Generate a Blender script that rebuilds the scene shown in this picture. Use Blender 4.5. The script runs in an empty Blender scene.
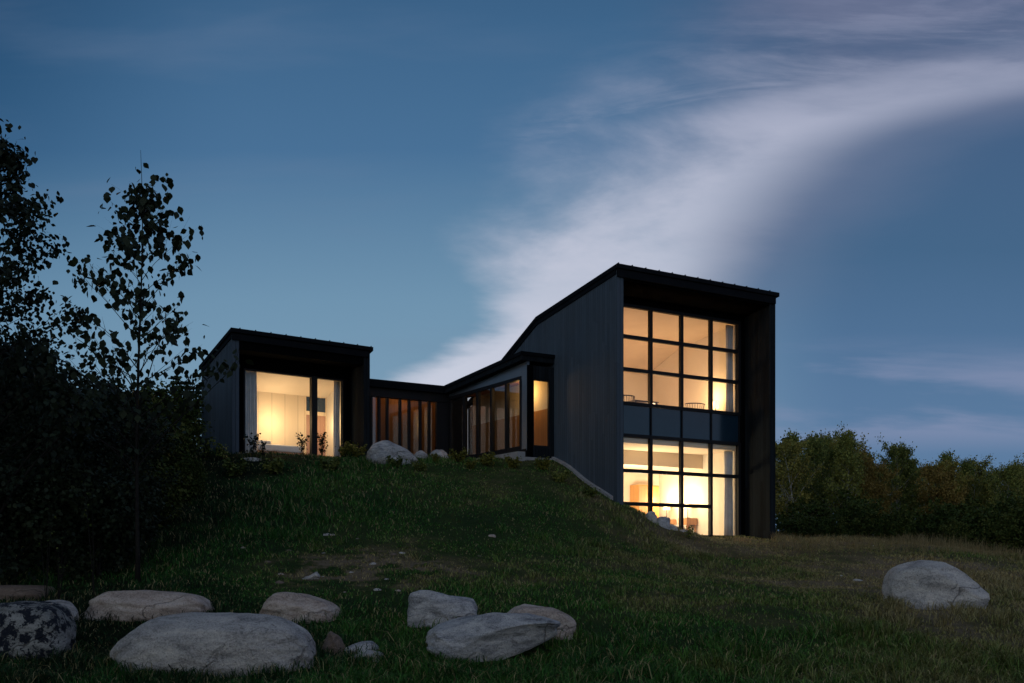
import bpy, math, random
import numpy as np
from mathutils import Vector, Matrix, noise

SC = bpy.context.scene
COL = SC.collection
rad = math.radians
F, CX, HY, EYE = 1040.0, 512.0, 560.0, 1.5

# ------------------------------------------------------------------ camera
cam = bpy.data.cameras.new('camera'); co = bpy.data.objects.new('camera', cam); COL.objects.link(co)
co.location = (0, 0, EYE); co.rotation_euler = (rad(90), 0, 0)
cam.sensor_width = 36; cam.lens = F / 1024 * 36
cam.shift_y = (HY - 341.5) / 1024
cam.clip_end = 3000; cam.clip_start = 0.1
SC.camera = co
SC.view_settings.view_transform = 'Standard'
SC.view_settings.look = 'None'
SC.view_settings.exposure = 0
SC.view_settings.gamma = 1
SC.render.resolution_x = 1024; SC.render.resolution_y = 683

def P(px, py, Y):
    return Vector(((px - CX) / F * Y, Y, EYE + (HY - py) / F * Y))

# ------------------------------------------------------------------ node helpers
class NT:
    def __init__(s, tree): s.t = tree; s.t.nodes.clear()
    def n(s, kind, **kw):
        nd = s.t.nodes.new(kind)
        for k, v in kw.items():
            setattr(nd, k, v)
        return nd
    def l(s, a, b): s.t.links.new(a, b)
    def inp(s, sock, v):
        if hasattr(v, 'is_output') or isinstance(v, bpy.types.NodeSocket): s.l(v, sock)
        else: sock.default_value = v
    def m(s, op, a, b=None, c=None, clamp=False):
        nd = s.n('ShaderNodeMath', operation=op); nd.use_clamp = clamp
        s.inp(nd.inputs[0], a)
        if b is not None: s.inp(nd.inputs[1], b)
        if c is not None: s.inp(nd.inputs[2], c)
        return nd.outputs[0]
    def mr(s, v, a, b, c=0.0, d=1.0, smooth=True):
        nd = s.n('ShaderNodeMapRange'); nd.interpolation_type = 'SMOOTHSTEP' if smooth else 'LINEAR'
        s.inp(nd.inputs['Value'], v); s.inp(nd.inputs['From Min'], a); s.inp(nd.inputs['From Max'], b)
        s.inp(nd.inputs['To Min'], c); s.inp(nd.inputs['To Max'], d)
        return nd.outputs[0]
    def mix(s, f, a, b, mode='MIX'):
        nd = s.n('ShaderNodeMix', data_type='RGBA'); nd.blend_type = mode
        s.inp(nd.inputs['Factor'], f)
        ia = [i for i in nd.inputs if i.type == 'RGBA']
        s.inp(ia[0], a); s.inp(ia[1], b)
        return [o for o in nd.outputs if o.type == 'RGBA'][0]
    def noise(s, vec, scale, detail=4, rough=.55, dist=0.0):
        nd = s.n('ShaderNodeTexNoise'); s.inp(nd.inputs['Scale'], scale); nd.inputs['Detail'].default_value = detail
        nd.inputs['Roughness'].default_value = rough; nd.inputs['Distortion'].default_value = dist
        if vec is not None: s.l(vec, nd.inputs['Vector'])
        return nd.outputs['Fac']
    def ramp(s, f, stops):
        nd = s.n('ShaderNodeValToRGB'); e = nd.color_ramp.elements
        while len(e) < len(stops): e.new(.5)
        for k, (p, c) in enumerate(stops):
            e[k].position = p; e[k].color = (*c, 1)
        s.l(f, nd.inputs[0]); return nd.outputs[0]
    def mapping(s, vec, rot=(0, 0, 0), scale=(1, 1, 1), loc=(0, 0, 0)):
        nd = s.n('ShaderNodeMapping'); nd.inputs['Rotation'].default_value = rot
        nd.inputs['Scale'].default_value = scale; nd.inputs['Location'].default_value = loc
        s.l(vec, nd.inputs['Vector']); return nd.outputs[0]

def mat(name):
    m = bpy.data.materials.new(name); m.use_nodes = True
    nt = NT(m.node_tree)
    out = nt.n('ShaderNodeOutputMaterial'); b = nt.n('ShaderNodeBsdfPrincipled')
    nt.l(b.outputs[0], out.inputs[0])
    return m, nt, b, out

def C4(c): return (*c, 1)

def mat_noise(name, c1, c2, scale=3, rough=.9, spec=.3, bump=0.0, bscale=20, coord='Object', metallic=0):
    m, nt, b, out = mat(name)
    tc = nt.n('ShaderNodeTexCoord').outputs[coord]
    f = nt.noise(tc, scale, 6, .6)
    nt.l(nt.mix(nt.mr(f, .3, .7), C4(c1), C4(c2)), b.inputs['Base Color'])
    b.inputs['Roughness'].default_value = rough; b.inputs['Specular IOR Level'].default_value = spec
    b.inputs['Metallic'].default_value = metallic
    if bump:
        bn = nt.n('ShaderNodeBump'); bn.inputs['Strength'].default_value = bump; bn.inputs['Distance'].default_value = .03
        nt.l(nt.noise(tc, bscale, 6, .65), bn.inputs['Height']); nt.l(bn.outputs[0], b.inputs['Normal'])
    return m

def mat_boards(name, base, pitch=.13, vary=.6, tint=(1, 1, 1), rough=.62, spec=.35, depth=.010, gapf=.25, char=False):
    m, nt, b, out = mat(name)
    tc = nt.n('ShaderNodeTexCoord').outputs['Object']
    sp = nt.n('ShaderNodeSeparateXYZ'); nt.l(tc, sp.inputs[0])
    t = nt.m('DIVIDE', nt.m('ADD', sp.outputs[0], sp.outputs[1]), pitch)
    idx = nt.m('FLOOR', t); fr = nt.m('FRACT', t)
    wn = nt.n('ShaderNodeTexWhiteNoise', noise_dimensions='1D'); nt.l(idx, wn.inputs['W'])
    # end joints: every board is broken at its own heights
    seg = nt.m('FLOOR', nt.m('ADD', nt.m('DIVIDE', sp.outputs[2], 2.4), nt.m('MULTIPLY', wn.outputs['Value'], 7.3)))
    wn2 = nt.n('ShaderNodeTexWhiteNoise', noise_dimensions='2D')
    cb = nt.n('ShaderNodeCombineXYZ'); nt.l(idx, cb.inputs[0]); nt.l(seg, cb.inputs[1]); nt.l(cb.outputs[0], wn2.inputs['Vector'])
    gr = nt.noise(nt.mapping(tc, scale=(14, 14, .8)), 3, 6, .65)
    wx = nt.noise(nt.mapping(tc, scale=(1, 1, .35)), 1.1, 4, .6)
    v = nt.m('ADD', nt.m('MULTIPLY', wn2.outputs['Value'], vary), nt.m('MULTIPLY', gr, .9))
    v = nt.m('ADD', v, nt.m('MULTIPLY', wx, .5))
    v = nt.mr(v, .35, 1.6, 1 - vary * .75, 1 + vary * .9, False)
    c = nt.mix(1.0, C4(base), nt.mix(wx, C4((1, 1, 1)), C4(tint)), 'MULTIPLY')
    vm = nt.n('ShaderNodeVectorMath', operation='SCALE'); nt.l(c, vm.inputs[0]); nt.l(v, vm.inputs['Scale'])
    if char:
        ch = nt.noise(nt.mapping(tc, scale=(9, 9, 1.6)), 1.7, 7, .75)
        v = nt.m('MULTIPLY', v, nt.mr(ch, .36, .64, .22, 1.95))
    gap = nt.m('MULTIPLY', nt.mr(fr, 0, .07), nt.mr(fr, .93, 1.0, 1, 0))
    vm2 = nt.n('ShaderNodeVectorMath', operation='SCALE'); nt.l(vm.outputs[0], vm2.inputs[0]); nt.l(nt.mr(gap, 0, 1, gapf, 1), vm2.inputs['Scale'])
    nt.l(vm2.outputs[0], b.inputs['Base Color'])
    b.inputs['Roughness'].default_value = rough; b.inputs['Specular IOR Level'].default_value = spec
    bn = nt.n('ShaderNodeBump'); bn.inputs['Distance'].default_value = depth; bn.inputs['Strength'].default_value = 1
    nt.l(nt.m('ADD', gap, nt.m('MULTIPLY', gr, .35)), bn.inputs['Height']); nt.l(bn.outputs[0], b.inputs['Normal'])
    return m

def mat_plain(name, c, rough=.6, spec=.4, metallic=0):
    return mat_noise(name, c, tuple(x * .86 for x in c), 2.5, rough, spec, metallic=metallic)

def mat_glass(name, tint=(1, 1, 1), refl=1.0, rough=.0):
    m = bpy.data.materials.new(name); m.use_nodes = True; nt = NT(m.node_tree)
    out = nt.n('ShaderNodeOutputMaterial'); mx = nt.n('ShaderNodeMixShader')
    tr = nt.n('ShaderNodeBsdfTransparent'); tr.inputs[0].default_value = C4(tint)
    gl = nt.n('ShaderNodeBsdfGlossy'); gl.inputs['Roughness'].default_value = rough; gl.inputs[0].default_value = (1, 1, 1, 1)
    fr = nt.n('ShaderNodeFresnel'); gm = nt.n('ShaderNodeNewGeometry'); nt.l(nt.mr(gm.outputs['Backfacing'], 0, 1, 1.5, 1 / 1.5, False), fr.inputs[0])
    nt.l(nt.m('MULTIPLY', fr.outputs[0], refl, clamp=True), mx.inputs[0])
    nt.l(tr.outputs[0], mx.inputs[1]); nt.l(gl.outputs[0], mx.inputs[2]); nt.l(mx.outputs[0], out.inputs[0])
    return m

def mat_emit(name, c, s):
    m, nt, b, out = mat(name)
    b.inputs['Base Color'].default_value = C4((.8, .75, .65)); b.inputs['Emission Color'].default_value = C4(c)
    b.inputs['Emission Strength'].default_value = s
    return m

def mat_leaf(name, stops, scale=.6, spec=.25, fine=9):
    m, nt, b, out = mat(name)
    tc = nt.n('ShaderNodeTexCoord').outputs['Object']
    ge = nt.n('ShaderNodeNewGeometry')
    f = nt.m('ADD', nt.m('MULTIPLY', nt.noise(tc, scale, 3), .75), nt.m('MULTIPLY', ge.outputs['Random Per Island'], .45))
    oi = nt.n('ShaderNodeObjectInfo')
    f = nt.m('ADD', f, nt.m('MULTIPLY', nt.m('SUBTRACT', oi.outputs['Random'], .5), .25))
    n = len(stops)
    col = nt.ramp(f, [(.28 + .55 * k / (n - 1), c) for k, c in enumerate(stops)])
    nt.l(col, b.inputs['Base Color']); b.inputs['Roughness'].default_value = .65
    b.inputs['Specular IOR Level'].default_value = spec
    return m

M = {}
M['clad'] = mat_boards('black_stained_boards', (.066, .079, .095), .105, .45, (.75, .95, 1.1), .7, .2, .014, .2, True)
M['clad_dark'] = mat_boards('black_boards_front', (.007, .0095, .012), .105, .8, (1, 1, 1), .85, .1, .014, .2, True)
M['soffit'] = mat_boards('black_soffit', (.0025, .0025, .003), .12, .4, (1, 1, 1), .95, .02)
M['roof'] = mat_noise('dark_metal_roof', (.006, .007, .009), (.003, .004, .006), 2, .7, .06, .1, 30)
M['frame'] = mat_plain('black_frame', (.010, .010, .012), .6, .2)
M['blue_metal'] = mat_plain('slate_metal_panel', (.17, .20, .24), .35, .5, .3)
M['spandrel'] = mat_plain('dark_spandrel_glass', (.010, .028, .048), .14, .7)
M['glass'] = mat_glass('clear_glass', (.98, .98, .97), .6)
M['glass_link'] = mat_glass('reflective_glass', (.84, .84, .82), 1.5)
M['plaster'] = mat_noise('warm_white_plaster', (.74, .68, .58), (.70, .63, .53), 1.2, .9, .1)
M['ceiling'] = mat_noise('pale_ceiling', (.70, .60, .48), (.66, .56, .44), 1.5, .9, .05)
M['panel'] = mat_boards('pale_ply_panel', (.70, .58, .42), .42, .06, (1, .97, .93), .8, .1, .001, .8)
M['oak'] = mat_boards('honey_wood_boards', (.42, .22, .085), .12, .25, (1, .9, .8), .5, .3, .003, .55)
M['amber'] = mat_boards('amber_wood', (.62, .32, .08), .25, .15, (1, .9, .8), .4, .3, .002, .7)
M['pinkwood'] = mat_boards('pinkish_door', (.40, .24, .16), .2, .15, (1, .9, .9), .5, .3, .002, .7)
M['floor'] = mat_boards('wood_floor', (.34, .22, .13), .15, .3, (1, .95, .9), .4, .3, .003)
M['concrete'] = mat_noise('concrete', (.34, .33, .33), (.24, .235, .24), 5, .9, .2, .3, 40)
M['linen'] = mat_noise('linen_curtain', (.62, .62, .64), (.52, .52, .54), 4, .95, .05)
M['white'] = mat_plain('white_bedding', (.75, .73, .70), .9, .1)
M['darkwood'] = mat_plain('dark_wood', (.06, .04, .03), .5)
M['steel'] = mat_plain('lamp_metal', (.12, .10, .08), .35, .5, .8)
M['bulb'] = mat_emit('warm_lamp_shade', (1, .62, .25), 3.0)
M['bulb_dim'] = mat_emit('dim_warm_lamp', (1, .55, .2), 1.2)

# ------------------------------------------------------------------ mesh helpers
class MB:
    def __init__(s): s.v = []; s.f = []
    def add(s, vs, fs):
        o = len(s.v); s.v += [tuple(v) for v in vs]; s.f += [tuple(i + o for i in f) for f in fs]; return s
    def box(s, x0, x1, y0, y1, z0, z1):
        return s.add([(x0, y0, z0), (x1, y0, z0), (x1, y1, z0), (x0, y1, z0), (x0, y0, z1), (x1, y0, z1), (x1, y1, z1), (x0, y1, z1)],
                     [(0, 3, 2, 1), (4, 5, 6, 7), (0, 1, 5, 4), (1, 2, 6, 5), (2, 3, 7, 6), (3, 0, 4, 7)])
    def prism_x(s, poly, x0, x1):       # poly of (y, z)
        n = len(poly); vs = [(x0, y, z) for y, z in poly] + [(x1, y, z) for y, z in poly]
        return s.add(vs, [tuple(range(n))[::-1], tuple(range(n, 2 * n))] + [(i, (i + 1) % n, n + (i + 1) % n, n + i) for i in range(n)])
    def prism_z(s, poly, z0, z1):       # poly of (x, y); z0/z1 may be functions
        n = len(poly); a = z0 if callable(z0) else (lambda x, y: z0); b = z1 if callable(z1) else (lambda x, y: z1)
        vs = [(x, y, a(x, y)) for x, y in poly] + [(x, y, b(x, y)) for x, y in poly]
        return s.add(vs, [tuple(range(n))[::-1], tuple(range(n, 2 * n))] + [(i, (i + 1) % n, n + (i + 1) % n, n + i) for i in range(n)])
    def tube(s, pts, rs, k=6, cap=True):
        pts = [Vector(p) for p in pts]; o = len(s.v); n = len(pts)
        for i, p in enumerate(pts):
            d = (pts[min(i + 1, n - 1)] - pts[max(i - 1, 0)])
            if d.length < 1e-6: d = Vector((0, 0, 1))
            d.normalize()
            a = d.cross(Vector((.31, .95, .1))); a.normalize(); b = d.cross(a)
            for j in range(k):
                t = 2 * math.pi * j / k
                s.v.append(tuple(p + (a * math.cos(t) + b * math.sin(t)) * rs[i]))
        for i in range(n - 1):
            for j in range(k):
                s.f.append((o + i * k + j, o + i * k + (j + 1) % k, o + (i + 1) * k + (j + 1) % k, o + (i + 1) * k + j))
        if cap:
            s.f.append(tuple(o + j for j in range(k))[::-1]); s.f.append(tuple(o + (n - 1) * k + j for j in range(k)))
        return s
    def ring(s, x0, x1, z0, z1, w, y0, y1):
        vs = []
        for y in (y0, y1):
            vs += [(x0, y, z0), (x1, y, z0), (x1, y, z1), (x0, y, z1), (x0 + w, y, z0 + w), (x1 - w, y, z0 + w), (x1 - w, y, z1 - w), (x0 + w, y, z1 - w)]
        fs = []
        for i in range(4):
            j = (i + 1) % 4
            fs += [(i, j, 4 + j, 4 + i), (8 + j, 8 + i, 12 + i, 12 + j), (j, i, 8 + i, 8 + j), (4 + i, 4 + j, 12 + j, 12 + i)]
        return s.add(vs, fs)
    def mesh(s, name, m, smooth=False):
        me = bpy.data.meshes.new(name); me.from_pydata(s.v, [], s.f); me.validate(); me.update()
        if m: me.materials.append(m)
        if smooth: me.polygons.foreach_set('use_smooth', [True] * len(me.polygons))
        return me
    def build(s, name, m, parent=None, frame=None, label=None, smooth=False, bevel=0):
        o = bpy.data.objects.new(name, s.mesh(name, m, smooth)); COL.objects.link(o)
        if parent is not None: o.parent = parent
        if frame is not None: o.matrix_local = (parent_inv(parent) @ frame) if parent is not None else frame
        if label: o['label'] = label
        if bevel:
            md = o.modifiers.new('bevel', 'BEVEL'); md.width = bevel; md.segments = 2
        return o

def parent_inv(p):
    return world_of(p).inverted()
def world_of(p):
    w = Matrix.Identity(4)
    while p is not None:
        w = p.matrix_basis @ w; p = p.parent
    return w

def tag(o, label=None, cat=None, group=None, kind=None):
    if label: o['label'] = label
    if cat: o['category'] = cat
    if group: o['group'] = group
    if kind: o['kind'] = kind
    return o
def empty(name, label, cat, M4=None, group=None):
    o = bpy.data.objects.new(name, None); COL.objects.link(o); o.empty_display_size = .3
    if M4 is not None: o.matrix_basis = M4
    return tag(o, label, cat, group)

def frame(x, y, yaw): return Matrix.Translation((x, y, 0)) @ Matrix.Rotation(yaw, 4, 'Z')
YT = rad(31.05); YB = rad(36.6)
FT = frame(2.70, 26.80, YT)
FB = frame(-7.54, 28.0, YB)
def toT(x, y):
    dx, dy = x - 2.70, y - 26.80
    return dx * math.cos(YT) + dy * math.sin(YT), -dx * math.sin(YT) + dy * math.cos(YT)
def toB(x, y):
    dx, dy = x + 7.54, y - 28.0
    return dx * math.cos(YB) + dy * math.sin(YB), -dx * math.sin(YB) + dy * math.cos(YB)
def T(s, r, z): return FT @ Vector((s, r, z))
def B(s, r, z): return FB @ Vector((s, r, z))

# ------------------------------------------------------------------ terrain
ctrl = []
def cp(px, py, Y): p = P(px, py, Y); ctrl.append((p.x, p.y, p.z))
def cw(x, y, z): ctrl.append((x, y, z))
for px in (-250, 0, 250, 500, 750, 1024, 1300): cp(px, 683, 12.6)
for x in (-14, -7, 0, 7, 14): cw(x, 5, -.02); cw(x, -4, -.1)
for px, py, Y in [
    (0, 612, 15.8), (150, 608, 16), (300, 606, 16), (450, 607, 16), (600, 610, 16), (750, 612, 16.2), (900, 612, 16.6), (1024, 612, 16.8),
    (60, 560, 19.5), (200, 560, 19.2), (320, 560, 19), (450, 560, 19.5), (560, 560, 20.5), (660, 566, 22), (780, 572, 22.5), (900, 580, 21.5), (1024, 585, 21),
    (100, 510, 23.5), (220, 508, 23), (330, 508, 23), (430, 508, 23.4), (520, 514, 23.6), (600, 530, 24.2),
    (100, 470, 27), (230, 468, 26.6), (320, 468, 26.8), (400, 470, 27.2), (470, 472, 27.4), (545, 480, 27),
    (215, 452, 29.5), (300, 455, 28.8), (370, 457, 29.8), (440, 459, 30.6), (505, 461, 29.0), (550, 462, 28.9),
    (600, 497, 26.6), (620, 509, 26.2), (640, 522, 26.0), (670, 541, 26.0), (720, 544, 26.5),
    (850, 546, 27.5), (930, 553, 26.5), (1024, 563, 25.5), (1150, 580, 24), (780, 541, 29.5), (860, 541, 31)]:
    cp(px, py, Y)
# beside and behind the house
for s, r, z in [(-.12, .1, 3.05), (-.12, 1.2, 3.55), (-.12, 2.2, 4.05), (-.12, 2.9, 4.38), (.3, -.1, 2.86), (1.05, .95, 2.95), (1.5, .95, 2.80), (2.2, .95, 2.55), (2.9, .95, 2.28), (3.4, .9, 2.13),
                (1.5, -.2, 2.4), (2.5, -.2, 2.16), (4.0, .5, 2.12), (5.2, .8, 2.13), (5.6, -.3, 2.10), (6.2, 1.5, 2.15), (6.6, 5, 2.0), (7, 9, 1.8), (5, 13, 3.0), (0, 14, 4.3), (-5, 13, 4.4),
                (-1.2, 3.2, 4.30), (-1.2, 5, 4.45), (-1.4, 7, 4.5), (-3, 7, 4.5)]:
    p = T(s, r, z); cw(p.x, p.y, p.z)
for s, r, z in [(0, -.3, 4.35), (2, -.3, 4.38), (4, -.4, 4.40), (4.6, 1.4, 4.5), (-.4, 2, 4.4), (-.5, 5, 4.35), (1, 8, 4.3)]:
    p = B(s, r, z); cw(p.x, p.y, p.z)
for x, y, z in [(-16, 20, 1.9), (-20, 30, 3.9), (-16, 38, 4.0), (-30, 20, 1.5), (-30, 45, 3.2), (0, 55, 1.5), (-15, 60, 2), (18, 38, .3), (26, 34, -.2), (30, 24, .2), (22, 16, .1), (14, 36, 1.4),
                (20, 46, -.9), (30, 46, -1.2), (36, 36, -1.1), (10, 50, .3), (28, 58, -1.5), (45, 50, -1.6), (45, 20, -.5), (-12, 33, 4.3)]:
    cw(x, y, z)
A = np.array(ctrl)
def tps(d2): return np.where(d2 > 1e-12, .5 * d2 * np.log(np.maximum(d2, 1e-12)), 0)
_n = len(A)
K = tps(((A[:, None, :2] - A[None, :, :2]) ** 2).sum(-1)) + np.eye(_n) * .25
Pm = np.hstack([np.ones((_n, 1)), A[:, :2]])
_L = np.zeros((_n + 3, _n + 3)); _L[:_n, :_n] = K; _L[:_n, _n:] = Pm; _L[_n:, :_n] = Pm.T
_w = np.linalg.solve(_L, np.concatenate([A[:, 2], np.zeros(3)]))
def terrain_np(X, Y):
    X = np.asarray(X, float); Y = np.asarray(Y, float); sh = X.shape; x = X.ravel(); y = Y.ravel(); z = np.zeros_like(x)
    for i in range(0, len(x), 20000):
        xs = x[i:i + 20000]; ys = y[i:i + 20000]
        d2 = (xs[:, None] - A[None, :, 0]) ** 2 + (ys[:, None] - A[None, :, 1]) ** 2
        z[i:i + 20000] = tps(d2) @ _w[:_n] + _w[_n] + _w[_n + 1] * xs + _w[_n + 2] * ys
    z = np.clip(z, -2.5, 4.75)
    d = np.sqrt((x - 2) ** 2 + (y - 25) ** 2); k = np.clip((d - 32) / 25, 0, 1); k = k * k * (3 - 2 * k)
    z = z * (1 - k) + (-1.2) * k
    z = z + .035 * np.sin(x * 1.9 + 1.3 * np.sin(y * .8)) * np.sin(y * 1.6 + .7) + .02 * np.sin(x * 4.3 + y * 2.1) * np.sin(y * 3.7 - x)
    return z.reshape(sh)
_cache = {}
def ter(x, y): return float(terrain_np(np.array([x]), np.array([y]))[0])
def ground_at(px, py, y0=9.0, y1=60.0):
    ys = np.linspace(y0, y1, 1200); xs = (px - CX) / F * ys; zr = EYE + (HY - py) / F * ys
    d = zr - terrain_np(xs, ys); k = np.where(d <= 0)[0]
    i = k[0] if len(k) else len(ys) - 1
    return Vector((xs[i], ys[i], float(terrain_np(xs[i:i + 1], ys[i:i + 1])[0])))

def axis(lo, hi, step, far_lo, far_hi):
    a = list(np.arange(lo, hi + 1e-6, step)); s = step; v = hi
    while v < far_hi: s *= 1.22; v += s; a.append(v)
    s = step; v = lo
    while v > far_lo: s *= 1.22; v -= s; a.insert(0, v)
    return np.array(a)
gx = axis(-14, 16, .15, -900, 900); gy = axis(8, 34, .15, -300, 1500)
GX, GY = np.meshgrid(gx, gy); GZ = terrain_np(GX, GY)
st = (GX - 2.7) * math.cos(YT) + (GY - 26.8) * math.sin(YT); rt = -(GX - 2.7) * math.sin(YT) + (GY - 26.8) * math.cos(YT)
ins = (st > .10) & (st < 5.5) & (rt > 1.16) & (rt < 8.0); GZ[ins] = np.minimum(GZ[ins], 1.85)
sb = (GX + 7.54) * math.cos(YB) + (GY - 28) * math.sin(YB); rb = -(GX + 7.54) * math.sin(YB) + (GY - 28) * math.cos(YB)
ins = (sb > .1) & (sb < 4.1) & (rb > .0) & (rb < 5.2); GZ[ins] = np.minimum(GZ[ins], 4.36)
ny, nx = GX.shape
vs = np.stack([GX.ravel(), GY.ravel(), GZ.ravel()], 1)
ii = np.arange(ny * nx).reshape(ny, nx)
fs = np.stack([ii[:-1, :-1].ravel(), ii[:-1, 1:].ravel(), ii[1:, 1:].ravel(), ii[1:, :-1].ravel()], 1)
def np_mesh(name, vs, fs, m, smooth=False):
    me = bpy.data.meshes.new(name); nv, nf, k = len(vs), len(fs), fs.shape[1]
    me.vertices.add(nv); me.vertices.foreach_set('co', np.asarray(vs, np.float32).ravel())
    me.loops.add(nf * k); me.loops.foreach_set('vertex_index', np.asarray(fs, np.int32).ravel())
    me.polygons.add(nf); me.polygons.foreach_set('loop_start', np.arange(0, nf * k, k, dtype=np.int32))
    me.polygons.foreach_set('loop_total', np.full(nf, k, np.int32))
    if smooth: me.polygons.foreach_set('use_smooth', np.ones(nf, bool))
    me.update(calc_edges=True); me.validate()
    if m: me.materials.append(m)
    return me

# colour of the turf: green, with dry straw and bare soil in patches that stay put
def turf_color(nt, pos, blade=False):
    n1 = nt.noise(pos, .33, 4, .6); n2 = nt.noise(pos, 1.7, 5, .65); n3 = nt.noise(pos, 14, 4, .7)
    v = nt.m('ADD', nt.m('MULTIPLY', n1, .75), nt.m('ADD', nt.m('MULTIPLY', n2, .35), nt.m('MULTIPLY', n3, .2)))
    sp = nt.n('ShaderNodeSeparateXYZ'); nt.l(pos, sp.inputs[0])
    # drier turf on the right-hand lawn
    v = nt.m('ADD', v, nt.mr(sp.outputs[0], 0, 8, -.02, .20))
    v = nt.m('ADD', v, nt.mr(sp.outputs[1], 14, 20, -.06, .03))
    v = nt.m('ADD', v, nt.mr(sp.outputs[0], -8, 0, -.26, 0))  # tree shade painted in: turf colour darkens towards the left
    dist = nt.m('SQRT', nt.m('ADD', nt.m('POWER', nt.m('ADD', sp.outputs[0], 2.7), 2.0), nt.m('POWER', nt.m('SUBTRACT', sp.outputs[1], 18.2), 2.0)))
    v = nt.m('ADD', v, nt.m('MULTIPLY', nt.mr(dist, .4, 2.6, .34, 0), nt.mr(n2, .38, .6)))
    if blade: st = [(.22, (.005, .013, .005)), (.38, (.009, .034, .007)), (.50, (.019, .078, .011)), (.64, (.044, .122, .017)), (.76, (.115, .135, .033)), (.90, (.23, .185, .08))]
    else: st = [(.22, (.005, .008, .004)), (.38, (.009, .015, .006)), (.50, (.018, .034, .011)), (.66, (.034, .050, .015)), (.78, (.080, .070, .034)), (.92, (.15, .115, .075))]
    return nt.ramp(v, st), v
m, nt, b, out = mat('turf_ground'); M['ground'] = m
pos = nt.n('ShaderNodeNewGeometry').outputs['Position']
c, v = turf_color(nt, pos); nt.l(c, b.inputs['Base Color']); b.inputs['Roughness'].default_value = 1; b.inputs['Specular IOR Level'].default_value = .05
bn = nt.n('ShaderNodeBump'); bn.inputs['Distance'].default_value = .06; bn.inputs['Strength'].default_value = .8
nt.l(nt.noise(pos, 9, 8, .75), bn.inputs['Height']); nt.l(bn.outputs[0], b.inputs['Normal'])
g = bpy.data.objects.new('ground', np_mesh('ground', vs, fs, M['ground'], True)); COL.objects.link(g); tag(g, kind='structure')
g['label'] = 'grassy hillside and lawn rising to the house'

# ------------------------------------------------------------------ HOUSE
house = empty('house', 'black timber house with glazed tower, low link and box wing on the hilltop', 'house', Matrix.Translation(T(0, 0, 3)))
def part(mb, name, m, fr=FT, label=None, parent=None, smooth=False, bevel=0):
    return mb.build(name, m, parent or house, fr, label, smooth, bevel)

def ztop(r):
    if r < 3.83: return 9.11 - (9.11 - 8.53) / 3.83 * r
    if r < 5.46: return 8.53 - (8.53 - 7.77) / 1.63 * (r - 3.83)
    return 7.77 - .466 * (r - 5.46)
RT = .11      # metal roof build-up
def under(r): return ztop(r) - RT
# side walls
prof = [(0, 1.2), (0, under(0)), (3.83, under(3.83)), (5.46, under(5.46)), (8.0, under(8)), (8.0, 1.2)]
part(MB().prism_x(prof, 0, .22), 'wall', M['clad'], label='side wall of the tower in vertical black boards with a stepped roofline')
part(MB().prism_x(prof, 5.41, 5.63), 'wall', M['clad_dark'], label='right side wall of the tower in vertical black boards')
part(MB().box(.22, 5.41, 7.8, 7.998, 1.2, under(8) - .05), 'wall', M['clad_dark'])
# recessed front infill of boards around the window
for bb in ((.22, .80, 1.0, 1.18, 1.3, under(1) - .26), (5.235, 5.41, 1.0, 1.18, 1.3, under(1) - .26), (.80, 5.235, 1.0, 1.18, 8.46, under(1) - .26)):
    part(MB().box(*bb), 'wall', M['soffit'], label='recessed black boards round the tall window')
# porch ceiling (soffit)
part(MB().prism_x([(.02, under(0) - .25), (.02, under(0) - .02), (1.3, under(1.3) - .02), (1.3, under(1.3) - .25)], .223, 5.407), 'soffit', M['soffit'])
# roof
rp = [-.09, 3.83, 5.46, 8.15]
poly = [(r, ztop(r)) for r in rp] + [(r, ztop(r) - RT) for r in rp[::-1]]
roof = part(MB().prism_x(poly, -.05, 5.70), 'roof', M['roof'], label='dark metal roof of the tower')
sm = MB()
s_ = .0
while s_ < 5.7:
    sm.prism_x([(r, ztop(r) + .003) for r in rp] + [(r, ztop(r) + .026) for r in rp[::-1]], s_ - .012, s_ + .012); s_ += .445
sm.build('seam', M['roof'], roof, FT)
part(MB().box(0.0, 5.60, -.055, -.003, under(0) - .20, under(0) - .004), 'fascia', M['roof'])
part(MB().prism_x([(.02, under(0) - .13), (.02, under(0) - .004), (3.83, under(3.83) - .004), (5.46, under(5.46) - .004), (7.9, under(7.9) - .004), (7.9, under(7.9) - .13), (5.46, under(5.46) - .13), (3.83, under(3.83) - .13)], -.028, -.003),
     'trim', M['roof'], label='dark trim board along the sloping eave of the tower')
# windows
cols = [.845, 1.93, 3.03, 4.12, 5.19]
def bars(name, m, boxes, parent, fr):
    for b_ in boxes: MB().box(*b_).build(name, m, parent, fr)
def window(zs, hb, skip=(), label=None):
    w = part(MB().ring(cols[0] - .045, cols[-1] + .045, zs[-1] - hb, zs[0] + hb, .09, .985, 1.10), 'window', M['frame'], label=label)
    zl, zh = zs[-1] + hb - .01, zs[0] - hb + .01
    bars('mullion', M['frame'], [(s - .045, s + .045, .99, 1.095, zl, zh) for s in cols[1:-1]], w, FT)
    for k in range(1, len(zs) - 1):
        xe = cols[3] - .04 if (k, 3) in skip else cols[-1] - .04
        MB().box(cols[0] + .04, xe, .996, 1.09, zs[k] - hb, zs[k] + hb).build('transom', M['frame'], w, FT)
    MB().box(cols[0] + .01, cols[-1] - .01, 1.045, 1.055, zs[-1] + .01, zs[0] - .01).build('pane', M['glass'], w, FT)
    return w
window([8.41, 7.57, 6.68, 5.76], .05, label='upper gridded window of the tower, three rows of four panes')
window([4.88, 3.93, 3.03, 2.17], .05, skip=((2, 3),), label='lower gridded window of the tower with a tall clear pane at its right')
for i in range(4):
    sp = MB().box(cols[i] + .02, cols[i + 1] - .02, 1.03, 1.06, 4.935, 5.705)
    part(sp, 'spandrel_panel', M['spandrel'], label=None)
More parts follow.
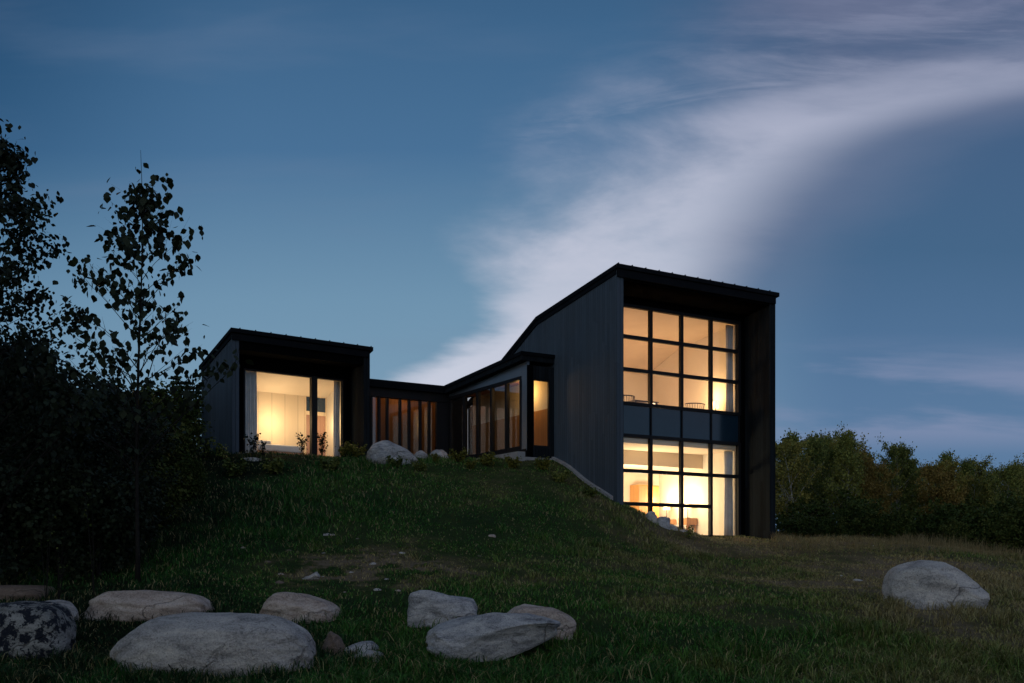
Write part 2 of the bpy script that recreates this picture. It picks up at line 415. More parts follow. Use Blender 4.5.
for s in cols: part(MB().box(s - .02, s + .02, .99, 1.1, 4.935, 5.705), 'mullion', M['frame'])

# tower interior
ceil_up = [(1.12, 8.43), (3.8, 8.13), (6.3, 7.78)]
part(MB().prism_x([(1.19, 8.43), (3.8, 8.10), (5.3, 7.55), (5.3, 7.61), (3.8, 8.16), (1.19, 8.49)], .25, 5.2), 'ceiling', M['ceiling'])
part(MB().box(.25, 5.2, 5.302, 5.4, 4.9, 7.6), 'interior_wall', M['plaster'])
part(MB().prism_x([(1.19, 5.2), (1.19, 8.43), (3.8, 8.10), (5.3, 7.55), (5.3, 5.2)], .223, .25), 'interior_wall', M['plaster'])
part(MB().prism_x([(1.19, 5.2), (1.19, 8.43), (3.8, 8.10), (5.3, 7.55), (5.3, 5.2)], 5.203, 5.25), 'interior_wall', M['plaster'])
part(MB().box(.25, 5.2, 1.19, 5.3, 4.80, 5.2), 'floor', M['floor'])
part(MB().box(.8, 5.235, 1.10, 1.185, 4.76, 5.70), 'interior_wall', M['plaster'])
part(MB().prism_x([(1.12, 4.70), (2.6, 4.70), (2.6, 4.28), (4.7, 4.28), (4.7, 4.34), (2.66, 4.34), (2.66, 4.76), (1.12, 4.76)], .25, 5.2), 'ceiling', M['ceiling'], label='stepped ceiling of the lower room')
part(MB().box(.25, 5.2, 4.70, 4.78, 2.1, 4.34), 'interior_wall', M['plaster'])
part(MB().box(.223, .25, 1.19, 4.7, 2.1, 4.7), 'interior_wall', M['plaster'])
part(MB().box(5.203, 5.25, 1.19, 4.7, 2.1, 4.7), 'interior_wall', M['plaster'])
part(MB().box(.25, 5.2, 1.12, 4.7, 2.0, 2.14), 'floor', M['floor'])

# glazed wing beside the tower (corridor) and link
def zr(s, r): return 7.27 - .063 * (r - 2.9)
part(MB().prism_z([(-1.12, 2.88), (-.004, 2.88), (-.004, 7.5), (-1.12, 7.5)], lambda x, y: zr(x, y) - .10, zr), 'roof', M['roof'], label='thin dark roof of the glazed bay')
part(MB().prism_z([(-1.09, 2.91), (-.004, 2.91), (-.004, 7.5), (-1.09, 7.5)], lambda x, y: zr(x, y) - .24, lambda x, y: zr(x, y) - .103), 'fascia', M['clad_dark'])
part(MB().prism_z([(-4.03, 7.5), (-.004, 7.503), (-.004, 11.2), (-4.39, 11.2)], 6.74, 6.97), 'roof', M['roof'], label='flat dark roof of the low link')
# bay: side glazing
rs_ = [3.02, 3.29, 4.10, 4.95, 5.79, 6.65, 7.56]
hd = 6.60
w = part(MB().prism_x([(2.97, 4.55), (2.97, zr(0, 2.97) - .245), (7.6, zr(0, 7.6) - .245), (7.6, 6.66), (3.25, 6.66), (3.25, 4.55)], -.885, -.80), 'trim', M['blue_metal'], label='slate-blue metal panel above and beside the bay glazing')
win = part(MB().box(-.893, -.795, 3.25, 7.6, 6.56, 6.656), 'window', M['frame'], label='tall glazed side of the bay with black mullions')
bars('mullion', M['frame'], [(-.90, -.79, r - .05, r + .05, 4.62, 6.558) for r in rs_[1:]], win, FT)
MB().box(-.888, -.80, 3.25, 7.6, 4.60, 4.70).build('sill', M['frame'], win, FT)
MB().box(-.85, -.84, 3.3, 7.5, 4.65, 6.6).build('pane', M['glass_link'], win, FT)
part(MB().box(-.90, -.80, 2.99, 7.6, 4.35, 4.595), 'base_panel', M['frame'])
# bay: front return
part(MB().box(-.88, -.70, 2.93, 3.05, 4.35, 6.92), 'wall', M['soffit'], label='narrow black end wall of the glazed bay')
part(MB().box(-.13, -.004, 2.93, 3.05, 4.35, 6.92), 'wall', M['clad_dark'])
part(MB().box(-.70, -.13, 2.931, 3.05, 4.35, 4.66), 'wall', M['clad_dark'])
part(MB().box(-.70, -.13, 2.931, 3.05, 6.55, 6.92), 'wall', M['clad_dark'])
win = part(MB().ring(-.70, -.13, 4.66, 6.55, .04, 2.95, 3.02), 'window', M['frame'], label='narrow upright window in the end of the bay glowing amber')
MB().box(-.67, -.16, 2.985, 2.99, 4.69, 6.52).build('pane', M['glass'], win, FT)
# corridor interior (the tower's own wall, lined)
part(MB().box(-.035, -.003, 3.06, 7.6, 5.80, 6.70), 'interior_wall', M['plaster'])
part(MB().box(-.05, -.004, 3.06, 7.6, 4.73, 5.797), 'wainscot', M['oak'])
part(MB().box(-.79, -.004, 3.06, 11.0, 4.60, 4.72), 'floor', M['floor'])
part(MB().box(-.79, -.04, 3.06, 7.45, 6.70, 6.74), 'ceiling', M['oak'])
# link facade
ss = [-3.98, -3.51, -3.25, -2.98, -2.55, -2.24, -1.86, -1.55, -1.27]
win = part(MB().box(-4.0, -.79, 7.63, 7.79, 6.473, 6.737), 'window', M['frame'], label='row of narrow panes along the low link')
bars('mullion', M['frame'], [(s - .035, s + .035, 7.66, 7.76, 4.55, 6.47) for s in ss] + [(-1.235, -.785, 7.66, 7.76, 4.55, 6.47)], win, FT)
MB().box(-4.0, -1.24, 7.70, 7.71, 4.56, 6.47).build('pane', M['glass_link'], win, FT)
part(MB().box(-4.05, -.79, 7.6, 7.8, 4.2, 4.546), 'base_panel', M['concrete'])
part(MB().box(-4.3, -.80, 7.81, 11.0, 4.60, 4.72), 'floor', M['floor'])
part(MB().box(-4.3, -.05, 10.9, 11.0, 4.4, 6.735), 'wall', M['clad_dark'])
part(MB().box(-4.2, -.1, 9.4, 9.5, 4.73, 6.735), 'interior_wall', M['oak'])
part(MB().box(-4.36, -4.27, 7.81, 10.85, 4.4, 6.735), 'wall', M['clad_dark'])
part(MB().box(-.1, -.004, 8.01, 11.0, 4.4, 6.735), 'wall', M['clad_dark'])
# concrete footing stepping down along the tower side
ft = MB()
rr = np.linspace(0.15, 2.9, 12)
tz = [ter(*T(-.14, r, 0).xy) for r in rr]
for i in range(11):
    z0, z1 = tz[i] + .07, tz[i + 1] + .07
    o = len(ft.v)
    ft.add([(-.11, rr[i], z0), (-.004, rr[i], z0), (-.004, rr[i + 1], z1), (-.11, rr[i + 1], z1), (-.11, rr[i], z0 - .6), (-.004, rr[i], z0 - .6), (-.004, rr[i + 1], z1 - .6), (-.11, rr[i + 1], z1 - .6)],
           [(0, 1, 2, 3), (0, 3, 7, 4), (0, 4, 5, 1), (3, 2, 6, 7)])
part(ft, 'foundation', M['concrete'], label='pale concrete footing sloping down the tower side')
part(MB().box(-1.2, -.004, 2.80, 2.925, 4.0, 4.345).box(-1.2, -.96, 2.926, 7.4, 4.0, 4.50), 'foundation', M['concrete'], label='concrete plinth under the glazed bay')

# box wing ------------------------------------------------------------
def zb(x, y): return 7.72 - .275 * min(y, 2.36) if y > 0 else 7.72 - .275 * y
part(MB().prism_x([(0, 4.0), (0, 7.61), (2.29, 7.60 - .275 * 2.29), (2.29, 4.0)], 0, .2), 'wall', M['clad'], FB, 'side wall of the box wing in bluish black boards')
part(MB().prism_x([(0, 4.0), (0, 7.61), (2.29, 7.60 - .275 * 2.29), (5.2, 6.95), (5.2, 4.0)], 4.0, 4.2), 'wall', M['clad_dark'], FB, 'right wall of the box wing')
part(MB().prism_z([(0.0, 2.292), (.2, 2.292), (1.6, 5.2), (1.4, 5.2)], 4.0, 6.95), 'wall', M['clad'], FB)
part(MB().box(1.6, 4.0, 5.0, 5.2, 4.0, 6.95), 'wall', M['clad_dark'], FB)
rpb = [(-.08, 7.742), (2.36, 7.07), (5.3, 7.06)]
roof = part(MB().prism_x(rpb[:2] + [(2.36, 6.965), (-.08, 7.632)], -.06, 4.27).prism_z([(.0, 2.362), (4.27, 2.362), (4.27, 5.3), (1.4, 5.3)], 6.96, 7.06), 'roof', M['roof'], FB, 'dark metal roof of the box wing')
sm = MB(); s_ = .2
while s_ < 4.3: sm.prism_x([(-.08, 7.746), (2.36, 7.074), (2.36, 7.095), (-.08, 7.768)], s_ - .012, s_ + .012); s_ += .445
sm.build('seam', M['roof'], roof, FB)
part(MB().box(.0, 4.17, -.05, -.003, 7.43, 7.60), 'fascia', M['roof'], FB)
part(MB().prism_x([(.02, 7.47), (.02, 7.598), (2.27, 6.98), (2.27, 6.85)], -.026, -.003), 'trim', M['roof'], FB)
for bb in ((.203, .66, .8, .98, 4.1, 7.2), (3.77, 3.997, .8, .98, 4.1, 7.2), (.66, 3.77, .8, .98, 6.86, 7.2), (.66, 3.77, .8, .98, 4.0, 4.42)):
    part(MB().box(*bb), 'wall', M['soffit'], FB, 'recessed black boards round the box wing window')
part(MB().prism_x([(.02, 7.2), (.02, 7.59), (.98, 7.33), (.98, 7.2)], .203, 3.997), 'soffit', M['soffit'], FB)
part(MB().box(.203, 3.997, .0, .8, 4.1, 4.40), 'step', M['concrete'], FB)
win = part(MB().ring(.662, 3.768, 4.42, 6.858, .045, .81, .93), 'window', M['frame'], FB, 'large window of the box wing split by one wide black post')
MB().box(2.725, 2.905, .79, .94, 4.46, 6.82).build('post', M['frame'], win, FB)
MB().box(.70, 3.73, .87, .88, 4.46, 6.82).build('pane', M['glass'], win, FB)
# box interior
part(MB().box(.203, 3.9, .98, 4.9, 4.37, 4.42), 'floor', M['floor'], FB)
part(MB().prism_x([(.983, 6.90), (2.15, 6.47), (2.15, 6.53), (.983, 6.95)], .21, 3.9), 'ceiling', M['ceiling'], FB)
part(MB().box(3.86, 3.90, .983, 2.15, 4.42, 6.9), 'interior_wall', M['plaster'], FB)
part(MB().box(.203, .24, .983, 2.15, 4.42, 6.9), 'interior_wall', M['plaster'], FB)
part(MB().box(.24, 3.14, 2.13, 2.20, 4.42, 6.5), 'interior_wall', M['panel'], FB, 'pale wood panelled wall behind the box window')
dr = part(MB().ring(3.14, 3.858, 4.42, 6.5, .03, 2.10, 2.20), 'door', M['panel'], FB, 'inner doorway with a dark glass transom')
MB().box(3.17, 3.83, 2.105, 2.19, 5.92, 6.03).build('rail', M['panel'], dr, FB)
MB().box(3.17, 3.83, 2.14, 2.18, 4.45, 5.92).build('leaf', M['pinkwood'], dr, FB)
MB().box(3.17, 3.83, 2.14, 2.18, 6.03, 6.47).build('transom', M['spandrel'], dr, FB)

# ------------------------------------------------------------------ things inside
def curtain(fr, s0, s1, r, z0, z1, label, n=5, amp=.035):
    k = n * 8; vs = []; fs_ = []
    for i in range(k + 1):
        t = i / k; s = s0 + (s1 - s0) * t
        for j, z in enumerate(np.linspace(z0, z1, 7)):
            flare = 1 + .10 * math.sin(z * 1.3 + i)
            vs.append((s + .01 * math.sin(z * 2 + i * .4), r + amp * flare * math.sin(t * n * 2 * math.pi), z))
    for i in range(k):
        for j in range(6):
            a = i * 7 + j; fs_.append((a, a + 7, a + 8, a + 1))
    o = MB().add(vs, fs_).build('curtain', M['linen'], None, fr, smooth=True)
    md = o.modifiers.new('thick', 'SOLIDIFY'); md.thickness = .006
    tag(o, label, 'curtain', 'curtains drawn back at the windows'); return o
curtain(FT, 4.93, 5.17, 1.26, 5.76, 8.38, 'grey linen curtain gathered at the right edge of the upper tower window')
curtain(FT, 4.86, 5.17, 1.26, 2.17, 4.69, 'pale linen curtain hanging at the right edge of the lower tower window')
curtain(FT, .90, 1.16, 1.26, 2.9, 4.69, 'narrow pale curtain at the left edge of the lower tower window', 3)
curtain(FB, .73, 1.16, 1.08, 4.44, 6.84, 'wide blue-white curtain at the left side of the box wing window', 7)
curtain(FB, 3.58, 3.78, 1.08, 4.44, 6.84, 'thin grey curtain at the right side of the box wing window', 4, .025)

def plight(p, power, size=.08, color=(1, .62, .28)):
    l = bpy.data.lights.new('warm_light', 'POINT'); l.energy = power; l.shadow_soft_size = size; l.color = color
    o = bpy.data.objects.new('warm_light', l); COL.objects.link(o); o.location = p; return o
def lamp(p, label, h=.45, shade=.13, fr=None, bulb='bulb', group='table lamps glowing inside the tower'):
    t = empty('table_lamp', label, 'lamp', Matrix.Translation(p), group)
    MB().tube([(0, 0, 0), (0, 0, .02), (0, 0, .025)], [.08, .08, .02], 12).tube([(0, 0, .02), (0, 0, h - .12)], [.012, .012], 8).build('base', M['steel'], t)
    MB().tube([(0, 0, h - .2), (0, 0, h)], [shade, shade * .72], 20, False).build('lamp_shade', M[bulb], t)
    return t
lamp(T(4.95, 1.75, 5.78), 'small lit lamp on the cabinet at the lower right of the upper tower window', .42, .10)
plight(T(4.8, 1.95, 6.40), 34)
lamp(T(4.95, 3.0, 2.78), 'lit bedside lamp nearer the window in the lower tower room', .5, .12)
lamp(T(4.95, 4.0, 2.78), 'lit bedside lamp farther from the window beside the amber wardrobe', .5, .12)
plight(T(4.75, 3.0, 3.38), 42, .1, (1, .80, .52)); plight(T(4.75, 3.95, 3.38), 42, .1, (1, .80, .52))
plight(T(2.8, 2.6, 3.2), 205, .2, (1, .80, .50))
# upper room: two low lamps out on the floor
plight(T(1.2, 2.6, 5.7), 82, .2, (1, .64, .35)); plight(T(3.4, 2.6, 5.7), 74, .2, (1, .64, .35))
plight(B(2.0, 1.5, 5.6), 46, .2, (1, .72, .40)); plight(B(3.5, 1.5, 5.6), 16, .1, (1, .72, .38))
plight(T(-.42, 4.0, 6.35), 20, .04, (1, .58, .18))
plight(T(-3.2, 8.9, 6.68), 6, .03, (1, .5, .22)); plight(T(-1.7, 8.9, 6.68), 5, .03, (1, .5, .22)); plight(T(-.7, 9.0, 6.68), .8, .03, (1, .5, .22))

# cabinet under the upper lamp
c_ = MB().box(4.60, 5.17, 1.5, 2.0, 5.2, 5.78); o = c_.build('cabinet', M['darkwood'], None, FT, bevel=.01); tag(o, 'low dark cabinet under the lamp in the upper tower room', 'cabinet')
# bedside tables
for r, w_ in ((3.0, 'nearer'), (4.0, 'farther')):
    o = MB().box(4.75, 5.17, r - .2, r + .2, 2.58, 2.78).box(4.78, 4.82, r - .17, r - .13, 2.14, 2.58).box(4.78, 4.82, r + .13, r + .17, 2.14, 2.58).box(5.10, 5.14, r - .17, r - .13, 2.14, 2.58).box(5.10, 5.14, r + .13, r + .17, 2.14, 2.58)
    o = o.build('bedside_table', M['oak'], None, FT); tag(o, 'wooden bedside table under the %s lit bedside lamp' % w_, 'table')
wd = empty('wardrobe', 'amber wooden wardrobe with two doors at the back of the lower tower room', 'wardrobe', Matrix.Translation(T(4.1, 4.1, 2.14)))
MB().box(4.02, 4.86, 4.28, 4.68, 2.145, 3.86).build('carcass', M['amber'], wd, FT)
MB().box(4.04, 4.425, 4.25, 4.277, 2.2, 3.82).build('door', M['oak'], wd, FT); MB().box(4.455, 4.84, 4.25, 4.277, 2.2, 3.82).build('door', M['amber'], wd, FT)
# beds
def bed(fr, x0, x1, y0, y1, z, label):
    t = empty('bed', label, 'bed', Matrix.Translation(fr @ Vector(((x0 + x1) / 2, (y0 + y1) / 2, z))))
    MB().box(x0, x1, y0, y1, z, z + .22).build('bed_frame', M['oak'], t, fr)
    MB().box(x0 + .03, x1 - .03, y0 + .03, y1 - .03, z + .223, z + .42).build('mattress', M['white'], t, fr, bevel=.04)
    MB().box(x0 + .08, x0 + .5, y0 + .1, y1 - .1, z + .423, z + .53).build('pillow', M['white'], t, fr, bevel=.045)
bed(FB, 1.2, 2.7, 1.2, 2.05, 4.421, 'low white bed behind the box wing window')
bed(FT, 2.9, 4.7, 2.75, 4.15, 2.141, 'white bed in the lower tower room')
# chairs by the upper window
def chair(s, r, rot, label):
    t = empty('chair', label, 'chair', FT @ Matrix.Translation((s, r, 5.2)) @ Matrix.Rotation(rot, 4, 'Z'), 'chairs by the upper tower window')
    MB().box(-.24, .24, -.22, .22, .43, .47).build('seat', M['darkwood'], t)
    for a in (-.21, .21):
        for b_ in (-.19, .19): MB().tube([(a, b_, 0), (a * .9, b_ * .9, .428)], [.016, .018], 6).build('leg', M['darkwood'], t)
    bk = MB()
    arc = [(.30 * math.sin(a), -.22 * math.cos(a) + .02, .86) for a in np.linspace(-1.5, 1.5, 12)]
    bk.tube(arc, [.016] * 12, 6)
    for a in np.linspace(-1.4, 1.4, 11): bk.tube([(.22 * math.sin(a), -.18 * math.cos(a) + .02, .472), (.30 * math.sin(a), -.22 * math.cos(a) + .02, .85)], [.007, .007], 5)
    bk.build('backrest', M['darkwood'], t)
chair(1.55, 1.65, 0.2, 'spindle-back chair behind the lower left pane of the upper tower window')
chair(4.15, 1.75, -.3, 'spindle-back chair left of the lamp in the upper tower window')
tb = empty('table', 'dark table end beside the left chair in the upper tower window', 'table', Matrix.Translation(T(2.2, 1.8, 5.2)))
MB().box(1.75, 2.6, 1.5, 2.3, 5.93, 5.97).build('table_top', M['darkwood'], tb, FT)
for a, b_ in ((1.8, 1.55), (2.55, 1.55), (1.8, 2.25), (2.55, 2.25)): MB().box(a - .025, a + .025, b_ - .025, b_ + .025, 5.2, 5.928).build('leg', M['darkwood'], tb, FT)

# ------------------------------------------------------------------ rocks
def rock_mat(name, stops, spot=None, scale=2.2):
    m, nt, b, out = mat(name)
    tc = nt.n('ShaderNodeTexCoord').outputs['Object']
    f = nt.m('ADD', nt.m('MULTIPLY', nt.noise(nt.mapping(tc, rot=(.3, .5, .2), scale=(.7, 1, 2.2)), scale, 8, .72, .6), .62), nt.m('MULTIPLY', nt.noise(tc, scale * 16, 5, .8), .38))
    c = nt.ramp(f, stops)
    # veins / cracks
    vo = nt.n('ShaderNodeTexVoronoi', feature='DISTANCE_TO_EDGE'); vo.inputs['Scale'].default_value = 1.1
    wv = nt.n('ShaderNodeVectorMath', operation='ADD'); nt.l(tc, wv.inputs[0])
    nz = nt.n('ShaderNodeTexNoise'); nz.inputs['Scale'].default_value = 2.3; nz.inputs['Detail'].default_value = 6; nt.l(tc, nz.inputs['Vector'])
    sc = nt.n('ShaderNodeVectorMath', operation='SCALE'); sc.inputs['Scale'].default_value = .7; nt.l(nz.outputs['Color'], sc.inputs[0]); nt.l(sc.outputs[0], wv.inputs[1])
    nt.l(wv.outputs[0], vo.inputs['Vector'])
    ck = nt.mr(vo.outputs['Distance'], 0, .022, 1, 0)
    ckm = nt.m('MULTIPLY', ck, nt.mr(nt.noise(tc, 1.3, 2), .5, .62))
    c = nt.mix(nt.m('MULTIPLY', ckm, .4), c, C4((.05, .045, .04)))
    # lichen blotches
    ln = nt.mr(nt.noise(tc, 6, 6, .7), .62, .68)
    c = nt.mix(nt.m('MULTIPLY', ln, .6), c, C4((.10, .085, .065)))
    if spot:
        s1 = nt.mr(nt.noise(tc, 7.5, 7, .72, .3), .47, .52)
        c = nt.mix(s1, c, C4(spot))
    nt.l(c, b.inputs['Base Color']); b.inputs['Roughness'].default_value = .88; b.inputs['Specular IOR Level'].default_value = .25
    bn = nt.n('ShaderNodeBump'); bn.inputs['Distance'].default_value = .06; bn.inputs['Strength'].default_value = .9
    c = nt.mix(nt.m('MULTIPLY', nt.mr(nt.noise(tc, 38, 3, .8), .56, .62), .5), c, C4((.05, .05, .05)))
    nt.l(c, b.inputs['Base Color'])
    hgt = nt.m('SUBTRACT', nt.m('ADD', nt.noise(tc, 9, 8, .7), nt.m('MULTIPLY', nt.noise(tc, 45, 4, .7), .35)), nt.m('MULTIPLY', ckm, .6))
    nt.l(hgt, bn.inputs['Height']); nt.l(bn.outputs[0], b.inputs['Normal'])
    return m
M['r_grey'] = rock_mat('grey_granite', [(.36, (.13, .125, .12)), (.5, (.42, .395, .37)), (.63, (.64, .59, .52))])
M['r_pink'] = rock_mat('pinkish_granite', [(.36, (.14, .10, .08)), (.5, (.45, .36, .30)), (.63, (.63, .54, .47))])
M['r_blue'] = rock_mat('blue_grey_rock', [(.36, (.10, .10, .115)), (.5, (.36, .355, .355)), (.63, (.60, .57, .54))], scale=4)
M['r_lich'] = rock_mat('lichened_dark_rock', [(.35, (.06, .065, .06)), (.6, (.34, .34, .32))], (.010, .013, .022))
M['r_brown'] = rock_mat('brown_rock', [(.3, (.05, .04, .035)), (.5, (.18, .13, .10)), (.7, (.30, .23, .18))])

def rock(x0, x1, ytop, ybot, mt, label, shape='round', seed=1, dep=.75, sink=.22, Y=None, cat='boulder', name='boulder', group=None, cuts=(), sub=5, amp=.10, pts=None, pw=2.4, bot=None):
    rnd = random.Random(seed)
    pxc = (x0 + x1) / 2
    if Y is None:
        p = ground_at(pxc, ybot - 2)
    else: p = Vector(((pxc - CX) / F * Y, Y, ter((pxc - CX) / F * Y, Y)))
    k = p.y / F
    W = (x1 - x0) * k; H = (ybot - ytop) * k; D = W * dep
    yc = p.y + D * .42
    k = (p.y + D * .25) / F; W = (x1 - x0) * k; H = (ybot - ytop) * k
    xc = (pxc - CX) * (p.y + D * .3) / F
    zb_ = EYE + (HY - ybot) * k
    import bmesh
    bm = bmesh.new(); bmesh.ops.create_icosphere(bm, subdivisions=sub, radius=1)
    off = Vector((rnd.uniform(-50, 50), rnd.uniform(-50, 50), rnd.uniform(-50, 50)))
    planes = [(Vector(c[:3]).normalized(), c[3]) for c in cuts]
    for v in bm.verts:
        d = v.co.normalized()
        r = (abs(d.x) ** pw + abs(d.y) ** pw + abs(d.z) ** pw) ** (-1 / pw)
        q = d * r
        for nrm, dd in planes:
            e = q.dot(nrm) - dd
            if e > 0: q = q - nrm * e * .92
        n = noise.noise(d * 1.3 + off) * amp * 1.6 + noise.noise(d * 3.1 + off) * amp * .6 + noise.noise(d * 7 + off) * amp * .22 + noise.noise(d * 16 + off) * amp * .14 + noise.noise(d * 33 + off) * amp * .06 + abs(noise.noise(d * 2.2 - off)) * amp * -.8
        q = q * (1 + n)
        v.co = q
    zs = [v.co.z for v in bm.verts]; xs = [v.co.x for v in bm.verts]
    xm, xM, zM = min(xs), max(xs), max(zs)
    tot = H * (1 + sink)
    # outline profile: pts = list of (t, h) top outline along the width, 0..1
    for v in bm.verts:
        tx = (v.co.x - xm) / (xM - xm)
        z = (v.co.z - min(zs)) / (zM - min(zs))
        h = 1.0
        if pts:
            for a in range(len(pts) - 1):
                if pts[a][0] <= tx <= pts[a + 1][0]:
                    u = (tx - pts[a][0]) / (pts[a + 1][0] - pts[a][0]); h = pts[a][1] * (1 - u) + pts[a + 1][1] * u
        bb_ = 0.0
        if bot:
            for a in range(len(bot) - 1):
                if bot[a][0] <= tx <= bot[a + 1][0]:
                    u = (tx - bot[a][0]) / (bot[a + 1][0] - bot[a][0]); bb_ = bot[a][1] * (1 - u) + bot[a + 1][1] * u
        v.co = Vector(((tx - .5) * W, v.co.y * D / 2, (bb_ + z * (h - bb_)) * tot - H * sink))
    me = bpy.data.meshes.new(name); bm.to_mesh(me); bm.free(); me.materials.append(M[mt])
    me.polygons.foreach_set('use_smooth', [True] * len(me.polygons))
    o = bpy.data.objects.new(name, me); COL.objects.link(o); o.location = (xc, yc, zb_)
    tag(o, label, cat, group)
    rocks.append((xc, yc, W / 2, D / 2))
    return o
rocks = []
rock(104, 318, 613, 680, 'r_grey', 'largest boulder, broad and low with a long rounded back, in the left foreground', seed=3, dep=.5, amp=.06, pw=3.0, sub=6,
     pts=[(0, .62), (.08, .80), (.22, .97), (.40, 1), (.80, .99), (.92, .93), (1, .8)])
rock(80, 211, 590, 622, 'r_pink', 'long low boulder behind the largest one, with rusty blotches', seed=7, dep=.5, amp=.10, pw=3.4, cuts=((0, -.8, .6, 1.0),),
     pts=[(0, .8), (.2, 1), (.6, 1), (.9, .9), (1, .7)])
rock(259, 342, 591, 625, 'r_pink', 'pinkish boulder tapering to the right just behind the largest boulder', seed=11, dep=.6, amp=.10, pw=3.4, cuts=((0, -.8, .6, 1.0),),
     pts=[(0, .8), (.2, 1), (.5, .95), (.8, .78), (1, .62)])
rock(408, 480, 588, 629, 'r_blue', 'square-shouldered grey boulder behind the slanting slab', seed=14, dep=.7, amp=.08, pw=6, cuts=((.2, -.8, .5, 1.05),),
     pts=[(0, 1), (.25, .98), (.6, .88), (.9, .80), (1, .6)])
rock(424, 562, 612, 668, 'r_blue', 'slanting angular blue-grey slab boulder in the centre foreground', seed=20, dep=.5, amp=.07, pw=5, sub=6, sink=.06, cuts=((-.1, -.75, .65, .95), (.3, -.9, -.3, .8)),
     pts=[(0, .72), (.1, .82), (.45, 1), (.75, .97), (1, .86)], bot=[(0, .30), (.22, 0), (.45, .08), (.75, .35), (1, .62)])
rock(502, 577, 604, 641, 'r_pink', 'smooth tan boulder tucked behind the right end of the slab', seed=23, dep=.7, amp=.05, pw=3.6,
     pts=[(0, .9), (.3, 1), (.7, .92), (1, .75)])
rock(889, 985, 559, 611, 'r_grey', 'lone pale boulder with a peaked top on the right-hand lawn', seed=31, dep=.75, amp=.06, pw=4, sub=6, cuts=((-.75, -.6, .2, .95), (.3, -.8, .5, 1.05)),
     pts=[(0, .84), (.12, .93), (.42, 1), (.58, .96), (.85, .72), (1, .62)])
rock(-40, 69, 601, 661, 'r_lich', 'dark boulder speckled with white lichen at the left edge', seed=41, dep=.6, amp=.05, pw=4,
     pts=[(0, .9), (.5, 1), (.9, .96), (1, .8)])
rock(22, 76, 600, 634, 'r_grey', 'pale rounded boulder peeping out behind the lichened one', seed=43, dep=.7, amp=.05, Y=15.0)
rock(-20, 50, 585, 604, 'r_brown', 'flat reddish boulder with a dark top behind the lichened one', seed=47, dep=.8, amp=.06, pw=3.5)
rock(318, 348, 631, 659, 'r_brown', 'small rough brown rock at the right end of the largest boulder', seed=52, dep=.9, amp=.22, pw=4, name='rock', cat='rock', sub=5, cuts=((-.6, -.5, .6, .8), (.7, -.4, .4, .8)), pts=[(0, .6), (.35, 1), (.7, .9), (1, .5)])
rock(339, 379, 640, 657, 'r_blue', 'small flat blue-grey rock beside the brown one', seed=53, dep=.8, amp=.08, pw=3, name='rock', cat='rock', sub=4, pts=[(0, .55), (.5, .9), (.8, 1), (1, .8)])
rock(348, 388, 650, 664, 'r_grey', 'small pale flat rock in front of the blue-grey one', seed=57, dep=.8, amp=.16, pw=3.2, pts=[(0, .5), (.4, 1), (.8, .85), (1, .5)], name='rock', cat='rock', sub=4)
rock(364, 419, 440, 466, 'r_blue', 'pale domed boulder on the hilltop beside the box wing', seed=61, dep=.8, amp=.09, pw=3.2, pts=[(0, .7), (.15, .95), (.45, 1), (.7, .82), (1, .55)])
rock(66, 100, 569, 577, 'r_grey', 'thin flat stone lying in the dark slope at the left', seed=63, dep=.7, Y=18.6, name='stone', cat='stone', sub=3)
rock(301, 321, 570, 582, 'r_grey', 'pale angular stone on the bare patch of the slope', seed=69, dep=.8, amp=.25, name='stone', cat='stone', sub=4, sink=.2, pts=[(0, .5), (.4, .6), (.75, 1), (1, .8)])
rock(240, 264, 457, 463, 'r_grey', 'flat pale stone in the grass in front of the box wing', seed=68, dep=.7, name='stone', cat='stone', sub=3, sink=.8)
for i, (a, b_, c, d, l) in enumerate([(414, 428, 450, 463, 'small grey rock right of the domed hilltop boulder'), (428, 450, 449, 464, 'blue-grey rock at the foot of the link glazing'),
                                      (645, 658, 508, 519, 'uppermost small pale rock at the foot of the lower tower window'), (655, 671, 513, 525, 'broad pale rock at the foot of the lower tower window'), (667, 678, 521, 529, 'small rounded rock in the bank by the lower tower window'), (674, 690, 526, 536, 'lowest pale rock at the foot of the lower tower window'), (684, 694, 531, 538, 'last little rock of the bank by the lower tower window')]):
    if i < 2: rock(a, b_, c, d, 'r_blue', l, seed=70 + i, dep=.9, amp=.12, Y=30.2, name='rock', cat='rock', sub=4, sink=.5)
    else:
        rock(a, b_, c + 3, d + 3, 'r_blue' if i % 2 else 'r_grey', l, seed=70 + i, dep=1.3, amp=.12, Y=26.9 + .12 * (i - 2), name='rock', cat='rock', sub=4, sink=.9, group='pale rocks banked against the tower window', pw=3)
rs = random.Random(5)
for i in range(26):
    px = rs.gauss(350, 60); py = rs.uniform(538, 598)
    w_ = rs.uniform(4, 10)
    rock(px - w_ / 2, px + w_ / 2, py - w_ * .55, py, rs.choice(['r_grey', 'r_pink', 'r_brown']), 'small stone scattered on the bare earthy patch of the slope', seed=100 + i, amp=.2, name='stone', cat='stone', sub=3, sink=.15,
         group='small stones scattered on the bare patch of the slope')
for i, (px, py, w_) in enumerate([(840, 578, 9), (858, 583, 12), (785, 550, 6), (872, 548, 8), (254, 569, 7), (236, 545, 5)]):
    rock(px - w_ / 2, px + w_ / 2, py - w_ * .35, py, 'r_grey', ['small stone left of the lone boulder, nearer the tower', 'flat stone just left of the lone boulder', 'small stone on the lawn below the tower corner', 'small stone at the lawn crest before the wood',
         'small stone on the dark slope above the pinkish boulder', 'tiny stone high on the dark slope at the left'][i], seed=140 + i, amp=.15, name='stone', cat='stone', sub=2, sink=.5)

